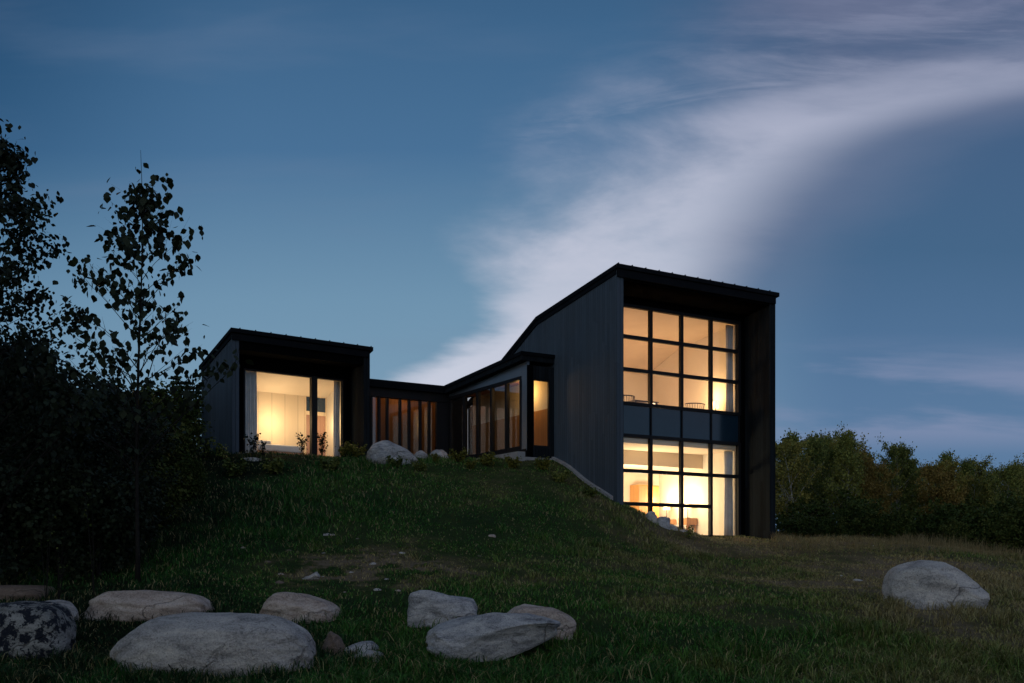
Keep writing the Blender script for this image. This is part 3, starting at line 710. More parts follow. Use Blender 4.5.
# ------------------------------------------------------------------ grass
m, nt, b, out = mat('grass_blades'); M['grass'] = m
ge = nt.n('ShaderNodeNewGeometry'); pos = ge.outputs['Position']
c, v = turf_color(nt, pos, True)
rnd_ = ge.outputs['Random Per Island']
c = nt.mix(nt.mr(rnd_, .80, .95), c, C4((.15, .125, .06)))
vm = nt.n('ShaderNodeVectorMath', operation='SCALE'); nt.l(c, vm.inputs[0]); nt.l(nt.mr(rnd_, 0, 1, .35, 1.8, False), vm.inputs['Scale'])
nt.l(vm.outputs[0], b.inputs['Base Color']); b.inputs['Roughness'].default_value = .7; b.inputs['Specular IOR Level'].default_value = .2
M['straw'] = mat_noise('dry_straw', (.20, .16, .085), (.14, .11, .05), 3, .9, .1)

def fbm(x, y, seed=0):
    r = np.random.RandomState(seed); z = np.zeros_like(x); a = 1
    for k in range(5):
        f = .35 * 2 ** k; th = r.uniform(0, 6.28, 3); ph = r.uniform(0, 6.28, 3)
        for t, p in zip(th, ph): z += a * np.sin((x * math.cos(t) + y * math.sin(t)) * f * 2.2 + p + 1.5 * np.sin((x * math.sin(t) - y * math.cos(t)) * f + p))
        a *= .6
    return z / 4.5
def blades(x, y, h, w, lean, seed, segs=2):
    r = np.random.RandomState(seed); n = len(x); z = terrain_np(x, y) - .02
    th = r.uniform(0, 2 * math.pi, n); ld = r.uniform(0, 2 * math.pi, n); L = h * lean * r.uniform(.2, 1.3, n)
    dx, dy = np.cos(th) * w / 2, np.sin(th) * w / 2; lx, ly = np.cos(ld) * L, np.sin(ld) * L
    v = np.zeros((n, 5, 3))
    v[:, 0] = np.stack([x - dx, y - dy, z], 1); v[:, 1] = np.stack([x + dx, y + dy, z], 1)
    v[:, 2] = np.stack([x + dx * .75 + lx * .35, y + dy * .75 + ly * .35, z + h * .6], 1)
    v[:, 3] = np.stack([x - dx * .75 + lx * .35, y - dy * .75 + ly * .35, z + h * .6], 1)
    v[:, 4] = np.stack([x + lx, y + ly, z + h * (1 - .25 * lean)], 1)
    base = (np.arange(n) * 5)[:, None]
    q = base + np.array([[0, 1, 2, 3]]); t = base + np.array([[3, 2, 4, 4]])
    return v.reshape(-1, 3), q, t
def blade_mesh(name, v, q, t, m):
    me = bpy.data.meshes.new(name); t = t[:, :3]
    me.vertices.add(len(v)); me.vertices.foreach_set('co', v.astype(np.float32).ravel())
    li = np.concatenate([q.ravel(), t.ravel()]).astype(np.int32); me.loops.add(len(li)); me.loops.foreach_set('vertex_index', li)
    nf = len(q) + len(t); me.polygons.add(nf)
    st = np.concatenate([np.arange(len(q)) * 4, len(q) * 4 + np.arange(len(t)) * 3]).astype(np.int32)
    me.polygons.foreach_set('loop_start', st); me.polygons.foreach_set('loop_total', np.concatenate([np.full(len(q), 4), np.full(len(t), 3)]).astype(np.int32))
    me.update(calc_edges=True); me.materials.append(m); return me
R_ = np.random.RandomState(3)
def scatter(n, ylo, yhi, power=2.2, margin=260):
    # density falls with distance so that blades read at any depth
    u = R_.uniform(0, 1, n); y = (ylo ** (-power + 2) + u * (yhi ** (-power + 2) - ylo ** (-power + 2))) ** (1 / (-power + 2))
    x = (R_.uniform(-margin, 1024 + margin, n) - CX) / F * y
    return x, y
def keep_out(x, y):
    k = np.ones(len(x), bool)
    s = (x - 2.7) * math.cos(YT) + (y - 26.8) * math.sin(YT); r = -(x - 2.7) * math.sin(YT) + (y - 26.8) * math.cos(YT)
    k &= ~((s > -.12) & (s < 5.7) & (r > .96) & (r < 8.2)); k &= ~((s > -.12) & (s < .24) & (r > -.02) & (r < 8)); k &= ~((s > 5.39) & (s < 5.66) & (r > -.02) & (r < 8))
    k &= ~((s > -1.25) & (s < 0) & (r > 2.78)); k &= ~((s > -4.6) & (s < 0) & (r > 7.4))
    s = (x + 7.54) * math.cos(YB) + (y - 28) * math.sin(YB); r = -(x + 7.54) * math.sin(YB) + (y - 28) * math.cos(YB)
    k &= ~((s > -.04) & (s < 4.24) & (r > -.03) & (r < 5.3))
    for xc, yc, a, b_ in rocks: k &= ((x - xc) / (a * .93)) ** 2 + ((y - yc) / (b_ * .93)) ** 2 > 1
    return k
xs_, ys_ = scatter(440000, 11.4, 33, 1.6)
k = keep_out(xs_, ys_)
bare = np.sqrt((xs_ + 2.7) ** 2 + (ys_ - 18.2) ** 2)
cl = fbm(xs_ * 2.6, ys_ * 2.6, 21); k &= ~((cl < -.05) & (R_.uniform(0, 1, len(xs_)) < .7))
k &= ~((bare < 1.9) & (R_.uniform(0, 1, len(xs_)) < .75 * (1 - bare / 2.2)))
xs_, ys_ = xs_[k], ys_[k]
fb = fbm(xs_, ys_, 1)
h = (.055 + .05 * np.clip(fb + .3, 0, 1.4)) * R_.uniform(.5, 1.5, len(xs_))
lush = np.clip((14.8 - ys_) / 2.2, 0, 1) + np.clip(-(xs_ + 1.5) / 6, 0, .6)
h *= 1 + .9 * lush * np.clip(fb + .7, 0, 1.6)
w = .006 + .0006 * ys_ * R_.uniform(.6, 1.3, len(xs_))
v, q, t = blades(xs_, ys_, h, w, .75, 4)
o = bpy.data.objects.new('grass', blade_mesh('grass', v, q, t, M['grass'])); COL.objects.link(o)
tag(o, 'short rough green and brown grass over the hillside and lawn', 'grass', kind='stuff')
# coarse long tufts
nt_ = 3200; tx, ty = scatter(nt_, 11.6, 30, 3.0); kk = (fbm(tx, ty, 7) + .8 * np.clip((14.8 - ty) / 2, 0, 1) > .25) & keep_out(tx, ty); tx, ty = tx[kk], ty[kk]
nb = 38; bx_ = np.repeat(tx, nb) + R_.normal(0, .07, len(tx) * nb); by_ = np.repeat(ty, nb) + R_.normal(0, .07, len(tx) * nb)
hh = np.repeat(R_.uniform(.16, .34, len(tx)), nb) * R_.uniform(.5, 1.1, len(bx_)); kk = keep_out(bx_, by_); bx_, by_, hh = bx_[kk], by_[kk], hh[kk]
v, q, t = blades(bx_, by_, hh, np.full(len(bx_), .012), 1.1, 9)
o = bpy.data.objects.new('long_grass', blade_mesh('long_grass', v, q, t, M['grass'])); COL.objects.link(o)
tag(o, 'longer arching grass in clumps among the boulders', 'grass', kind='stuff')
# unmown fringe left standing round the boulders
fx, fy = [], []
for xc, yc, a, b_ in rocks:
    if a < .22: continue
    n_ = int(260 * (a + b_)); th = R_.uniform(0, 2 * math.pi, n_); rr__ = R_.uniform(.97, 1.14, n_)
    fx.append(xc + a * np.cos(th) * rr__); fy.append(yc + b_ * np.sin(th) * rr__)
fx = np.concatenate(fx); fy = np.concatenate(fy); kk = keep_out(fx, fy); fx, fy = fx[kk], fy[kk]
v, q, t = blades(fx, fy, R_.uniform(.08, .26, len(fx)), np.full(len(fx), .013), .8, 31)
o = bpy.data.objects.new('long_grass', blade_mesh('long_grass', v, q, t, M['grass'])); COL.objects.link(o)
tag(o, 'fringe of uncut grass standing round the foot of the boulders', 'grass', kind='stuff')
# dry stalks at the lawn crest on the right
n_ = 8000; px_ = R_.uniform(770, 1260, n_); yy = R_.uniform(26.0, 32.5, n_) ; xx = (px_ - CX) / F * yy
kk = keep_out(xx, yy); xx, yy = xx[kk], yy[kk]
v, q, t = blades(xx, yy, R_.uniform(.08, .42, len(xx)) * (.5 + .7 * np.clip(fbm(xx, yy, 4) + .5, 0, 1.3)), np.full(len(xx), .012), .5, 12)
o = bpy.data.objects.new('dry_grass', blade_mesh('dry_grass', v, q, t, M['straw'])); COL.objects.link(o)
tag(o, 'pale dry grass stalks along the crest of the right-hand lawn', 'dry grass', kind='stuff')

# ------------------------------------------------------------------ plants and trees
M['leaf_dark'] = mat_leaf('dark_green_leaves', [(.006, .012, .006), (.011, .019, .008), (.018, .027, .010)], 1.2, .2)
M['leaf_green'] = mat_leaf('mid_green_leaves', [(.040, .060, .016), (.095, .120, .028), (.20, .20, .045)], .6, .1)
M['leaf_brush'] = mat_leaf('dark_willow_leaves', [(.020, .036, .009), (.038, .056, .013), (.075, .080, .020)], .6, .05)
M['leaf_olive'] = mat_leaf('olive_leaves', [(.08, .09, .02), (.16, .155, .034), (.24, .20, .045)], .6, .1)
M['leaf_autumn'] = mat_leaf('autumn_leaves', [(.12, .09, .022), (.20, .13, .034), (.18, .15, .034)], .6, .1)
M['leaf_yellow'] = mat_leaf('yellow_green_leaves', [(.07, .085, .018), (.12, .12, .022), (.16, .14, .025)], 1.5, .1)
M['needle'] = mat_leaf('spruce_needles', [(.012, .022, .014), (.02, .034, .018), (.03, .042, .02)], 1, .1)
M['bark'] = mat_noise('dark_bark', (.05, .042, .034), (.025, .02, .017), 12, .95, .1, .5, 40)
M['birch'] = mat_noise('pale_birch_bark', (.46, .44, .40), (.16, .15, .13), 6, .9, .1, .2, 30)
M['twig'] = mat_noise('dark_twig', (.022, .02, .017), (.012, .011, .01), 12, .95, .1)

LEAF = np.array([(0, 0, 0), (.32, .28, .05), (.36, .55, .02), (0, 1, -.08), (-.36, .55, .02), (-.32, .28, .05)])
def leaves_np(pts, size, seed, droop=.6, jitter=.45):
    r = np.random.RandomState(seed); pts = np.asarray(pts, float); n = len(pts)
    az = r.uniform(0, 2 * math.pi, n); el = -droop * r.uniform(.1, 1.9, n); ro = r.uniform(-1.2, 1.2, n)
    d = np.stack([np.cos(az) * np.cos(el), np.sin(az) * np.cos(el), np.sin(el)], 1)
    up = np.array([[0, 0, 1.0]]); s = np.cross(d, up); s /= np.linalg.norm(s, axis=1)[:, None] + 1e-9; u = np.cross(s, d)
    s2 = s * np.cos(ro)[:, None] + u * np.sin(ro)[:, None]; u2 = -s * np.sin(ro)[:, None] + u * np.cos(ro)[:, None]
    sz = size * (1 + jitter * r.uniform(-1, 1, n))
    v = pts[:, None, :] + sz[:, None, None] * (LEAF[None, :, 0:1] * s2[:, None, :] + LEAF[None, :, 1:2] * d[:, None, :] + LEAF[None, :, 2:3] * u2[:, None, :])
    f = (np.arange(n) * 6)[:, None] + np.arange(6)[None, :]
    return v.reshape(-1, 3), f

def build_tree(h, seed, trunk_r=.06, lo=.2, hi=.98, nbr=26, blen=.34, rise=.8, leaf=.1, nleaf=3000, spread=.16, leaf_lo=0.0, shape='oval', wob=.03, multi=1, droop=.6, tipdense=.5):
    """trunk mesh (stem + limbs) and crown leaf positions for one broadleaf tree, height h"""
    r = random.Random(seed); tr = MB(); pts = []; wts = []
    for st in range(multi):
        a0 = r.uniform(0, 6.28); lean = (0.0 if multi == 1 else .16) * h
        top = Vector((math.cos(a0) * lean, math.sin(a0) * lean, h * (1 if st == 0 else r.uniform(.75, .97))))
        n = 12; ph = r.uniform(0, 6)
        def stem(t, top=top, ph=ph):
            return Vector((top.x * t ** 1.2 + wob * h * math.sin(t * 5 + ph) * t, top.y * t ** 1.2 + wob * h * math.cos(t * 4 + ph) * t, top.z * t))
        tr.tube([stem(i / n) for i in range(n + 1)], [trunk_r * (1 - .93 * i / n) * (1.25 if i == 0 else 1) for i in range(n + 1)], 7)
        for i in range(12): pts.append(stem(.86 + .14 * i / 12)); wts.append(.4)
        for b in range(nbr // multi):
            t = lo + (hi - lo) * (b + r.random()) / (nbr // multi)
            az = b * 2.4 + r.uniform(-.5, .5) + ph
            u = (t - lo) / (hi - lo)
            if shape == 'oval': env = math.sin(math.pi * min(1, .18 + .80 * u)) ** .7
            elif shape == 'cone': env = (1 - u) ** .85 + .07
            else: env = (1 - u) ** .5 * .9 + .1
            L = blen * h * env * r.uniform(.65, 1.15)
            p0 = stem(t); rr_ = max(.006, trunk_r * (1 - t) * .55); ris = rise * r.uniform(.7, 1.25)
            m = 6; path = []
            for i in range(m + 1):
                s = i / m; path.append(p0 + Vector((math.cos(az) * L * s, math.sin(az) * L * s, L * ris * (s - .18 * s * s) + .04 * L * math.sin(s * 5 + b))))
            tr.tube(path, [rr_ * (1 - .85 * i / m) for i in range(m + 1)], 5, False)
            for j in range(4):
                s = .3 + .7 * (j + r.random()) / 4; q0 = path[min(m - 1, int(s * m))].lerp(path[min(m, int(s * m) + 1)], s * m - int(s * m))
                a2 = az + r.choice((-1, 1)) * r.uniform(.4, 1.1); L2 = L * (1.1 - s) * r.uniform(.35, .7) + .05 * h * r.random()
                tw = [q0 + Vector((math.cos(a2) * L2 * k / 4, math.sin(a2) * L2 * k / 4, L2 * ris * .7 * k / 4)) for k in range(5)]
                tr.tube(tw, [rr_ * .4 * (1 - .2 * k) for k in range(5)], 4, False)
                for k in range(1, 5): pts.append(tw[k]); wts.append(1)
            for i in range(2, m + 1): pts.append(path[i]); wts.append(1.0)
            pts.append(path[-1]); wts.append(1 + tipdense)
    P_ = np.array([tuple(p) for p in pts]); W_ = np.array(wts); W_ /= W_.sum()
    rn = np.random.RandomState(seed)
    idx = rn.choice(len(P_), nleaf, p=W_)
    L_ = P_[idx] + rn.normal(0, spread, (nleaf, 3)) * np.array([1, 1, .8])
    L_ = L_[L_[:, 2] > leaf_lo * h]
    v, f = leaves_np(L_, leaf, seed + 1, droop)
    return tr, v, f
MESH = {}
def tree_mesh(key, **kw):
    if key not in MESH:
        bark = kw.pop('bark', 'bark'); lm = kw.pop('mat')
        tr, v, f = build_tree(**kw)
        MESH[key] = (tr.mesh('trunk', M[bark], True), np_mesh('crown', v, f, M[lm]))
    return MESH[key]
def plant(name, mesh, x, y, label, cat, group=None, rot=0, sc=(1, 1, 1), parts=('trunk', 'crown'), z=None):
    zz = ter(x, y) - .03 if z is None else z
    t = empty(name, label, cat, Matrix.Translation((x, y, zz)) @ Matrix.Rotation(rot, 4, 'Z') @ Matrix.Diagonal((*sc, 1)), group)
    for nm, me in zip(parts, mesh):
        o = bpy.data.objects.new(nm, me); COL.objects.link(o); o.parent = t
    return t

# left foreground saplings
ys0 = 17.6
# slender poplar with loose leafy top
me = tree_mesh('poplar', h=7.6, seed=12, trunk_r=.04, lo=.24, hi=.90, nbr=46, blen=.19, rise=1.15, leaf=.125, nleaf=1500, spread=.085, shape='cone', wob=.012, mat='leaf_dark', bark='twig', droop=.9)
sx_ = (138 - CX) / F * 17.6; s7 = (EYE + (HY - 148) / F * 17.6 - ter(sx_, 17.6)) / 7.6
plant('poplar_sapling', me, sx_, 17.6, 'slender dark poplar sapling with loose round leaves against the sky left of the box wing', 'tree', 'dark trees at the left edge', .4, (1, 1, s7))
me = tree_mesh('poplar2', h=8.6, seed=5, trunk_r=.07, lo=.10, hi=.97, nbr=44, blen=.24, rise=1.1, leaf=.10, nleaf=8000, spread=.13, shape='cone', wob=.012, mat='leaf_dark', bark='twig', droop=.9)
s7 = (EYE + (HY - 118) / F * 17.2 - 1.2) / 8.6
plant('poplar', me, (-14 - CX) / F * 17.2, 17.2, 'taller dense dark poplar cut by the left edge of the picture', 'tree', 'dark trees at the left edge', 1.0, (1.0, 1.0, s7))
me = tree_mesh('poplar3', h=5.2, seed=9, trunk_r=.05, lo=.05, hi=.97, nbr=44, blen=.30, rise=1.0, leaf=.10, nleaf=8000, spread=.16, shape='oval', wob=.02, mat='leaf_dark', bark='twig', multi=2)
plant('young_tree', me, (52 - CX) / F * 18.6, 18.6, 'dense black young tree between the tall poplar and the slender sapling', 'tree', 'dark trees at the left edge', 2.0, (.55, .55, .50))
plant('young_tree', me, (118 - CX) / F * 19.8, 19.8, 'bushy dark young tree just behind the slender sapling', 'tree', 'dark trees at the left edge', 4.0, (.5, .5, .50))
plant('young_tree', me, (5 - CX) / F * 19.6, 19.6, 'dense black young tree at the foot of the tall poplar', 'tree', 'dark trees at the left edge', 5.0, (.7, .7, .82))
# undergrowth shrubs
me = tree_mesh('shrub', h=2.2, seed=21, trunk_r=.03, lo=.03, hi=.98, nbr=30, blen=.42, rise=1.1, leaf=.085, nleaf=5200, spread=.15, shape='oval', mat='leaf_dark', bark='twig', multi=3)
me2 = tree_mesh('shrub2', h=2.0, seed=22, trunk_r=.03, lo=.03, hi=.98, nbr=30, blen=.45, rise=1.0, leaf=.085, nleaf=4500, spread=.17, shape='oval', mat='leaf_brush', bark='twig', multi=3)
shr = [(15, 17.6, 1.0, 0), (60, 17.8, .95, 0), (98, 18.2, .9, 0), (35, 20.8, 1.5, 0), (84, 21.4, 1.15, 0), (128, 19.5, .7, 0), (112, 22.6, 1.3, 0), (152, 21.6, .75, 1), (148, 24.5, 1.0, 1), (172, 26.5, .8, 1), (134, 27.5, .95, 1), (162, 29.5, 1.05, 1), (105, 27, 1.1, 0), (62, 25, 1.15, 0), (10, 24, 1.6, 0), (186, 24.0, .5, 1)]
for i, (px, Y, s, kd) in enumerate(shr):
    o_ = sorted(range(len(shr)), key=lambda j: shr[j][0]).index(i) + 1
    ords = ['first', 'second', 'third', 'fourth', 'fifth', 'sixth', 'seventh', 'eighth', 'ninth', 'tenth', 'eleventh', 'twelfth', 'thirteenth', 'fourteenth', 'fifteenth', 'sixteenth']
    plant('shrub', (me, me2)[kd], (px - CX) / F * Y, Y, '%s shrub under the left trees, %s from the left' % (('nearly black', 'dull green')[kd], ords[o_ - 1]), 'shrub', 'shrubs under the trees at the left', i * 1.3, (s, s, s * .95))

# spruce
def spruce_mesh(h, seed, n=26):
    r = random.Random(seed); tr = MB().tube([(0, 0, 0), (0, 0, h)], [h * .016, .01], 7); pts = []
    for i in range(n):
        t = .12 + .86 * i / n; L = h * .20 * (1 - t) ** .8 + .06
        for k in range(9):
            a = k * .698 + i * .9 + r.uniform(-.2, .2); l = L * r.uniform(.7, 1.15)
            e = Vector((math.cos(a) * l, math.sin(a) * l, t * h - l * .25)); tr.tube([(0, 0, t * h), e], [.012, .004], 4, False)
            for q in range(14): s = r.random() ** .6; pts.append((e.x * s + r.gauss(0, .03), e.y * s + r.gauss(0, .03), t * h + (e.z - t * h) * s + r.gauss(0, .03)))
    v, f = leaves_np(pts, .17, seed, .5); return tr.mesh('trunk', M['bark'], True), np_mesh('crown', v, f, M['needle'])
MESH['spruce'] = spruce_mesh(8, 3)
ord_ = ['first', 'second', 'third', 'fourth', 'fifth', 'sixth', 'seventh', 'eighth', 'ninth', 'tenth', 'eleventh', 'twelfth', 'thirteenth', 'fourteenth', 'fifteenth', 'sixteenth', 'seventeenth', 'eighteenth', 'nineteenth', 'twentieth']
def top_scale(px, ytop, Y, h):  # scale so that a tree of mesh height h reaches ytop
    x = (px - CX) / F * Y; z = ter(x, Y); return (EYE + (HY - ytop) / F * Y - z) / h
for i, (px, yt, Y) in enumerate([(148, 372, 46), (162, 382, 44), (176, 368, 47), (188, 374, 45), (199, 380, 43)]):
    s = top_scale(px, yt, Y, 8); plant('spruce', MESH['spruce'], (px - CX) / F * Y, Y, 'dark pointed spruce far behind the box wing, %s from the left' % ord_[i], 'tree', 'spruces behind the box wing', i, (s, s, s))

# wood on the right
W_ = {}
for k, (lm, sh, bk, rs0) in enumerate([('leaf_green', 'oval', 'birch', 1.0), ('leaf_olive', 'oval', 'birch', 1.2), ('leaf_autumn', 'oval', 'bark', .9), ('leaf_green', 'cone', 'birch', .8)]):
    tree_mesh('w%d' % k, h=8, seed=40 + k, trunk_r=.09, lo=.42, hi=.95, nbr=(40, 30, 36, 44)[k], blen=(.17, .20, .15, .16)[k], rise=rs0 * 1.2, leaf=.095, nleaf=8500, spread=.13, multi=(1, 2, 2, 1)[k], shape=sh, wob=.02, mat=lm, bark=bk, tipdense=2)
tree_mesh('brush', h=3, seed=50, trunk_r=.03, lo=.03, hi=.98, nbr=36, blen=.34, rise=1.3, leaf=.10, nleaf=4200, spread=.12, mat='leaf_brush', bark='twig', multi=3)
tree_mesh('brush2', h=3, seed=51, trunk_r=.03, lo=.03, hi=.98, nbr=36, blen=.34, rise=1.3, leaf=.10, nleaf=3600, spread=.12, mat='leaf_brush', bark='birch', multi=3)
kinds = {0: ('green birch', 'birch'), 1: ('yellowish olive birch', 'birch'), 2: ('rust-brown autumn tree', 'autumn_tree'), 3: ('dull green aspen', 'aspen')}
front = [(784, 440, 0), (800, 446, 1), (816, 438, 3), (832, 444, 0), (846, 433, 3), (858, 441, 1), (872, 452, 2), (886, 458, 2), (896, 444, 0), (911, 458, 3), (925, 460, 2), (938, 455, 1), (952, 462, 2), (966, 458, 3), (980, 474, 1), (994, 470, 3), (1008, 468, 0), (1022, 466, 1), (1040, 465, 0), (1075, 470, 3), (1115, 466, 0), (1160, 474, 1), (1210, 468, 3)]
ord_ += ['twenty-first', 'twenty-second', 'twenty-third', 'twenty-fourth', 'twenty-fifth', 'twenty-sixth']
back = [(792, 431, 3), (808, 446, 3), (824, 441, 0), (840, 436, 1), (854, 446, 2), (866, 447, 3), (880, 462, 0), (900, 450, 3), (918, 466, 2), (932, 462, 0), (946, 453, 3), (960, 466, 1), (974, 478, 0), (988, 478, 3), (1002, 472, 1), (1016, 462, 3), (1034, 470, 2), (1065, 474, 0), (1110, 470, 1), (1150, 468, 2), (1200, 476, 0)]
rs = random.Random(8)
for rown, row, y0, y1 in (('front', front, 43, 48), ('back', back, 51, 57)):
    for i, (px, yt, kd) in enumerate(row):
        Y = rs.uniform(y0, y1); s = top_scale(px, yt + rs.uniform(-9, 6), Y, 8.0); lb, nm = kinds[kd]; wsc = s * rs.uniform(.62, .95)
        plant(nm, MESH['w%d' % kd], (px - CX) / F * Y, Y, '%s, %s from the left in the %s row of the right-hand wood' % (lb, ord_[i], rown), 'tree', 'trees in the wood right of the tower', rs.uniform(0, 6), (wsc, wsc, s))
brush = [(786, 497, 39), (806, 490, 38), (828, 496, 37.5), (850, 488, 39), (872, 494, 38), (893, 489, 37), (914, 496, 39), (936, 492, 38), (958, 497, 36.5), (978, 486, 38), (1000, 493, 36), (1022, 484, 37), (1044, 490, 36),
         (795, 484, 42), (838, 480, 42), (882, 483, 41.5), (926, 482, 42), (968, 485, 41), (1010, 480, 41), (1075, 488, 37), (1110, 486, 38), (1150, 490, 37), (1190, 488, 38)]
brs = sorted(brush)
for i, (px, yt, Y) in enumerate(brs):
    s = top_scale(px, yt + 21 + rs.uniform(-8, 7), Y, 3.0); ws = min(s, 1.5) * rs.uniform(.9, 1.1)
    key, cn = (('brush', 'dark green willow bush'), ('brush2', 'olive willow bush with pale stems'))[i % 3 == 1]
    plant('willow_bush', MESH[key], (px - CX) / F * Y, Y, '%s, %s from the tower along the wood edge' % (cn, ord_[i]), 'bush', 'bushes along the foot of the wood', rs.uniform(0, 6), (ws, ws, s))
# two pointed conifers in the wood
for i, (px, yt, Y) in enumerate([(902, 441, 58), (1015, 457, 58), (790, 428, 59)]):
    s = top_scale(px, yt, Y, 8); plant('spruce', MESH['spruce'], (px - CX) / F * Y, Y, 'pointed spruce at the back of the right-hand wood, %s' % ('near its middle', 'near the right edge', 'next to the tower corner')[i], 'tree', None, i, (s * 1.1, s * 1.1, s))

# big trees added left of the lawn, outside the picture, to keep the low light off the left side
for i, (x, y, hh_) in enumerate([(-15, 16.5, 12), (-14.5, 12, 11), (-16, 7.5, 13), (-15, 3, 12), (-17, -2, 13), (-19, 12, 14), (-20, 5, 14), (-18.5, 20, 13), (-13, -3, 11), (-9, -8, 11)]):
    k_ = (3, 0, 3, 0)[i % 4]; s = hh_ / 8.0
    plant('aspen' if k_ == 3 else 'birch', MESH['w%d' % k_], x, y, 'tall unseen tree added to shade the left lawn, %s going away from the house' % ord_[i], 'tree', 'unseen trees added to shade the left lawn', i * .9, (s * 1.25, s * 1.25, s))

# weeds near the house
def weed_mesh(h, seed, lm, n=7, leaf=.06, nl=160, sp=.25):
    r = random.Random(seed); tr = MB(); pts = []
    for k in range(n):
        a = r.uniform(0, 6.28); L = h * r.uniform(.6, 1); e = Vector((math.cos(a) * L * sp, math.sin(a) * L * sp, L))
        path = [Vector((0, 0, 0)).lerp(e, t / 4) + Vector((0, 0, .06 * h * math.sin(t))) for t in range(5)]
        tr.tube(path, [.008, .007, .006, .004, .002], 4, False)
        for q in range(nl // n):
            s = .25 + .75 * r.random(); p = path[min(3, int(s * 4))].lerp(path[min(4, int(s * 4) + 1)], s * 4 - int(s * 4)); pts.append((p.x + r.gauss(0, leaf * .7), p.y + r.gauss(0, leaf * .7), p.z + r.gauss(0, leaf * .5)))
    v, f = leaves_np(pts, leaf, seed, .4); return tr.mesh('stem', M['twig'], True), np_mesh('foliage', v, f, M[lm])
MESH['weedA'] = weed_mesh(.55, 2, 'leaf_green'); MESH['weedB'] = weed_mesh(.38, 3, 'leaf_yellow', 12, .055, 420, .6); MESH['weedC'] = weed_mesh(.75, 5, 'leaf_dark', 6, .07, 120, .2)
MESH['weedD'] = weed_mesh(.34, 6, 'leaf_green', 12, .06, 420, .7)
wl = [('weedC', 252, 27.4, 1.0, 'dark leafy weed in front of the curtain of the box window'), ('weedC', 263, 27.6, .7, 'short dark weed just right of the box window curtain'), ('weedC', 303, 28.6, .9, 'thin dark weed left of the wide post of the box window'), ('weedC', 322, 28.8, 1.0, 'thin dark weed right of the wide post of the box window'),
      ('weedA', 206, 27.5, 1.2, 'green weed at the foot of the box wing side wall'), ('weedA', 222, 27.2, 1.0, 'green weed at the front corner of the box wing'), ('weedB', 345, 29.2, 1.3, 'yellow-green clump under the right end of the box window'), ('weedB', 358, 29.0, 1.1, 'yellow-green clump left of the domed hilltop boulder'),
      ('weedB', 436, 28.6, .7, 'low yellow-green clump in front of the link'), ('weedB', 458, 28.8, 1.1, 'round yellow-green clump at the corner of the glazed bay'), ('weedB', 487, 28.3, 1.1, 'yellow-green clump halfway along the glazed bay'), ('weedB', 514, 27.8, 1.0, 'yellow-green clump under the end of the glazed bay'),
      ('weedB', 543, 27.8, 1.0, 'yellow-green clump beside the tower footing'), ('weedB', 470, 27.8, .8, 'small yellow-green clump below the glazed bay'), ('weedA', 689, 26.6, .75, 'thin sprig in front of the lower tower window beside the rocks'),
      ('weedD', 560, 27.0, 1.0, 'green clump below the tower footing, upper one'), ('weedD', 590, 26.2, .9, 'green clump below the tower footing, lower one'), ('weedD', 395, 27.6, 1.0, 'green clump in front of the domed hilltop boulder'), ('weedD', 275, 26.2, 1.3, 'green clump on the slope below the box window'),
      ('weedD', 330, 26.5, 1.2, 'green clump on the slope below the right end of the box window'), ('weedD', 420, 27.2, .9, 'green clump on the slope below the link'), ('weedD', 235, 26.0, 1.4, 'broad green clump on the slope below the box wing corner')]
for i, (k_, px, Y, s, l) in enumerate(wl):
    plant('weed', MESH[k_], (px - CX) / F * Y, Y, l, 'plant', None, i * 1.7, (s, s, s), ('stem', 'foliage'))
# dry upright stalks at the left foreground
MESH['stalk'] = weed_mesh(1.3, 9, 'leaf_brush', 3, .04, 24, .12)
for i, (px, Y) in enumerate([(46, 16.4), (94, 16.6), (58, 16.0)]):
    plant('weed', MESH['stalk'], (px - CX) / F * Y, Y, ['tall thin dry stalks behind the lichened boulder', 'tall thin dry stalk left of the long low boulder', 'short dry stalks above the pale rounded boulder'][i], 'plant', None, i * 2, (1, 1, (1.3, 1.5, .9)[i]), ('stem', 'foliage'))

# ------------------------------------------------------------------ sky
world = bpy.data.worlds.new('World'); SC.world = world; world.use_nodes = True
nt = NT(world.node_tree)
out = nt.n('ShaderNodeOutputWorld'); bg = nt.n('ShaderNodeBackground'); nt.l(bg.outputs[0], out.inputs[0])
tc = nt.n('ShaderNodeTexCoord').outputs['Generated']
sp = nt.n('ShaderNodeSeparateXYZ'); nt.l(tc, sp.inputs[0])
yy = nt.m('MAXIMUM', nt.m('ABSOLUTE', sp.outputs[1]), .12)
u = nt.m('DIVIDE', sp.outputs[0], yy); v = nt.m('DIVIDE', sp.outputs[2], yy)
pn = nt.m('ADD', nt.m('MULTIPLY', u, F / 2000), CX / 2000)        # 0..0.512 across the view
vn = nt.m('DIVIDE', v, .6)
cb = nt.n('ShaderNodeCombineXYZ'); nt.l(u, cb.inputs[0]); nt.l(v, cb.inputs[1]); uv = cb.outputs[0]
def fcurve(x, pts):
    nd = nt.n('ShaderNodeFloatCurve'); c = nd.mapping.curves[0]
    c.points[0].location = pts[0]; c.points[1].location = pts[-1]
    for p in pts[1:-1]: c.points.new(*p)
    for p in c.points: p.handle_type = 'AUTO'
    nd.mapping.update(); nt.l(x, nd.inputs['Value']); return nd.outputs[0]
def Vn(py): return (HY - py) / F / .6
edges = [(480, 300, 560), (400, 335, 600), (370, 385, 640), (340, 438, 690), (300, 484, 742), (270, 508, 768), (220, 532, 790), (180, 556, 826), (140, 580, 890), (110, 590, 985), (80, 600, 1130), (40, 660, 1330), (0, 760, 1500), (-60, 900, 1700)]
pl = sorted([(Vn(py), l / 2000) for py, l, r_ in edges]); pr = sorted([(Vn(py), r_ / 2000) for py, l, r_ in edges])
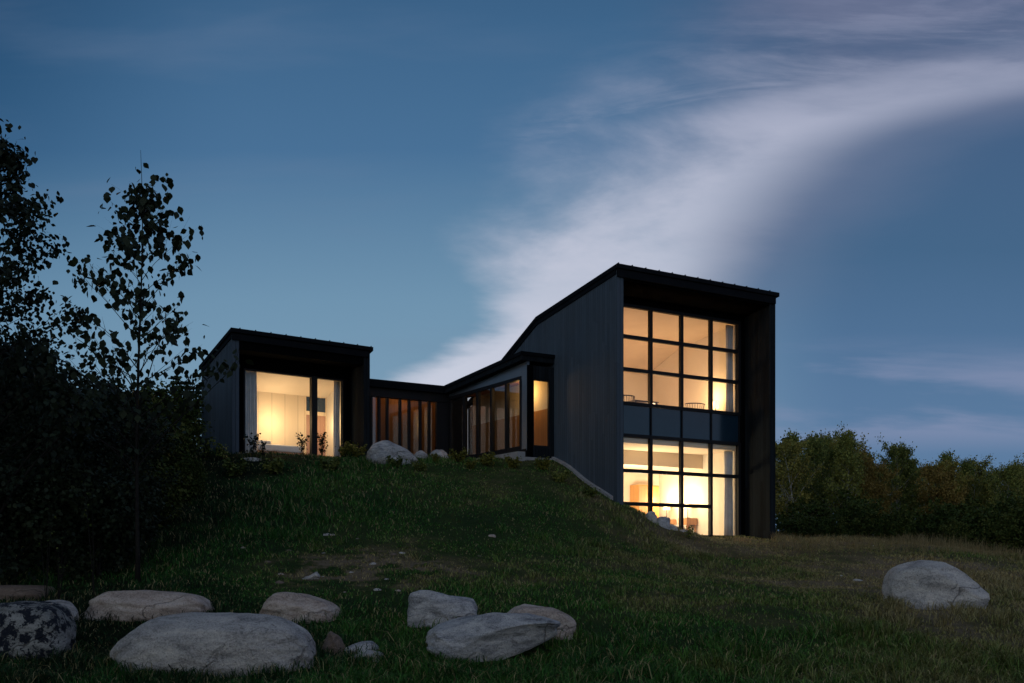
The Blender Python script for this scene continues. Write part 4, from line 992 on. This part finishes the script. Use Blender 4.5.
eL = fcurve(vn, pl); eR = fcurve(vn, pr)
streak = nt.noise(nt.mapping(uv, rot=(0, 0, rad(-38)), scale=(1.6, 5.5, 1)), 1.6, 7, .6, .3)
soft = nt.noise(nt.mapping(uv, rot=(0, 0, rad(-35)), scale=(1.2, 2.2, 1), loc=(3, 1, 0)), 2.4, 5, .55, .5)
warp = nt.m('ADD', nt.m('MULTIPLY', nt.m('SUBTRACT', streak, .5), .10), nt.m('MULTIPLY', nt.m('SUBTRACT', soft, .5), .12))
pw_ = nt.m('ADD', pn, warp)
# left edge gets softer towards the top
lw = nt.mr(vn, Vn(340), Vn(60), .014, .075, False)
aL = nt.mr(nt.m('DIVIDE', nt.m('SUBTRACT', pw_, eL), lw), -.9, 1.3)
pr2 = nt.m('ADD', pn, nt.m('MULTIPLY', warp, .35))
aR = nt.mr(nt.m('SUBTRACT', eR, pr2), -.016, .060)
mask = nt.m('MULTIPLY', aL, aR)
dens = nt.m('MULTIPLY', nt.mr(streak, .30, .62, .45, 1.0), nt.mr(soft, .3, .6, .7, 1.0))
dens = nt.mix(nt.mr(vn, Vn(240), Vn(330)), dens, C4((.96, .96, .96)))
# the bright core hugs the right-hand edge; only broken wisps trail off to its left higher up
din = nt.m('SUBTRACT', eR, pw_)
core = nt.mr(din, .095, .215, 1, 0)
wsp = nt.noise(nt.mapping(uv, rot=(0, 0, rad(-28)), scale=(1.3, 7.5, 1), loc=(1.7, .4, 0)), 2.4, 8, .62, .5)
trail = nt.mr(wsp, .40, .64, .10, .85)
dens = nt.m('MULTIPLY', dens, nt.m('MAXIMUM', nt.m('MAXIMUM', core, trail), nt.mr(vn, Vn(170), Vn(250), 0, 1)))
wsp = nt.noise(nt.mapping(uv, rot=(0, 0, rad(-28)), scale=(1.3, 7.5, 1), loc=(1.7, .4, 0)), 2.4, 8, .62, .5)
top = nt.m('MULTIPLY', nt.mr(vn, Vn(150), Vn(15), 1.0, .50), nt.mr(vn, Vn(120), Vn(40), 1, nt.mr(wsp, .35, .62, .35, 1.2)))
mask = nt.m('MULTIPLY', nt.m('MULTIPLY', mask, dens), top)
# clear blue of the sky
gl_ = nt.ramp(vn, [(0.0, (.18, .31, .44)), (Vn(400), (.185, .32, .45)), (Vn(300), (.15, .28, .415)), (Vn(150), (.062, .158, .300)), (Vn(30), (.045, .125, .25)), (1.0, (.032, .095, .20))])
gr_ = nt.ramp(vn, [(0.0, (.10, .195, .35)), (Vn(430), (.092, .185, .335)), (Vn(350), (.075, .16, .30)), (Vn(250), (.052, .125, .24)), (Vn(120), (.052, .11, .22)), (1.0, (.032, .08, .17))])
base = nt.mix(nt.mr(pn, .30, .43), gl_, gr_)
base = nt.mix(nt.m('MULTIPLY', nt.mr(pn, .13, -.03), nt.mr(vn, Vn(330), Vn(60), .25, 1)), base, nt.mix(1.0, base, C4((.42, .60, .68)), 'MULTIPLY'))
# the clear sky above and behind the camera is a little brighter than the strip in view
sky = nt.n('ShaderNodeTexSky', sky_type='NISHITA'); sky.sun_disc = False; sky.sun_elevation = rad(1.5); sky.sun_rotation = rad(215)
sk = nt.n('ShaderNodeVectorMath', operation='SCALE'); nt.l(sky.outputs[0], sk.inputs[0]); sk.inputs['Scale'].default_value = .006
ad = nt.n('ShaderNodeVectorMath', operation='ADD'); nt.l(base, ad.inputs[0]); nt.l(sk.outputs[0], ad.inputs[1])
base = ad.outputs[0]
# thin violet veil beside and above the bright band
dR = nt.m('ADD', nt.m('SUBTRACT', pn, eR), nt.m('MULTIPLY', warp, .6))
veil = nt.m('MULTIPLY', nt.mr(dR, -.06, -.01), nt.mr(dR, -.01, .075, 1, 0))
veil = nt.m('MULTIPLY', nt.m('MULTIPLY', veil, nt.mr(soft, .25, .6, .5, 1)), nt.mr(vn, Vn(360), Vn(220), .3, .9))
base = nt.mix(veil, base, C4((.13, .175, .285)))
v2 = nt.m('MULTIPLY', nt.mr(vn, Vn(140), Vn(20)), nt.m('MULTIPLY', nt.mr(pn, .30, .42), nt.mr(streak, .35, .6, .2, .75)))
base = nt.mix(v2, base, C4((.150, .175, .285)))
# faint high streaks on the left
hs = nt.noise(nt.mapping(uv, rot=(0, 0, rad(-48)), scale=(.8, 4.5, 1), loc=(5, 3, 0)), 2.0, 5, .5, .2)
base = nt.mix(nt.m('MULTIPLY', nt.mr(hs, .48, .66, 0, .22), nt.mr(pn, .36, .20)), base, C4((.16, .22, .34)))
# low wisps on the right
ws_ = nt.noise(nt.mapping(uv, rot=(0, 0, rad(-6)), scale=(1.5, 9, 1), loc=(7, 2, 0)), 2.2, 6, .55, .4)
w3 = nt.m('MULTIPLY', nt.m('MULTIPLY', nt.mr(ws_, .42, .62, 0, .75), nt.mr(pn, .36, .40)), nt.m('MULTIPLY', nt.mr(vn, Vn(460), Vn(425)), nt.mr(vn, Vn(380), Vn(330), 1, 0)))
base = nt.mix(w3, base, C4((.22, .27, .42)))
ccol = nt.ramp(vn, [(Vn(0), (.24, .27, .40)), (Vn(120), (.40, .43, .56)), (Vn(220), (.50, .53, .65)), (Vn(330), (.56, .59, .70)), (Vn(420), (.60, .63, .74))][::-1])
fin = nt.mix(mask, base, ccol)
# the west, behind the camera, still holds the last glow
bk = nt.mr(sp.outputs[1], .15, -.5)
fin = nt.mix(bk, fin, nt.mix(1.0, fin, C4((2.9, 2.3, 1.8)), 'MULTIPLY'))
nt.l(fin, bg.inputs[0]); bg.inputs[1].default_value = 1.0

# ------------------------------------------------------------------ last light of dusk: a very soft, weak sun below the clouds behind the camera
sl = bpy.data.lights.new('sun', 'SUN'); sl.energy = .30; sl.angle = rad(45); sl.color = (1, .93, .9)
so = bpy.data.objects.new('sun', sl); COL.objects.link(so)
so.rotation_euler = Vector((-.65, -.6, .5)).to_track_quat('Z', 'Y').to_euler()

SC.render.engine = 'CYCLES'
SC.cycles.max_bounces = 8; SC.cycles.diffuse_bounces = 4; SC.cycles.transparent_max_bounces = 8
SC.cycles.sample_clamp_indirect = 4
SC.cycles.use_denoising = True
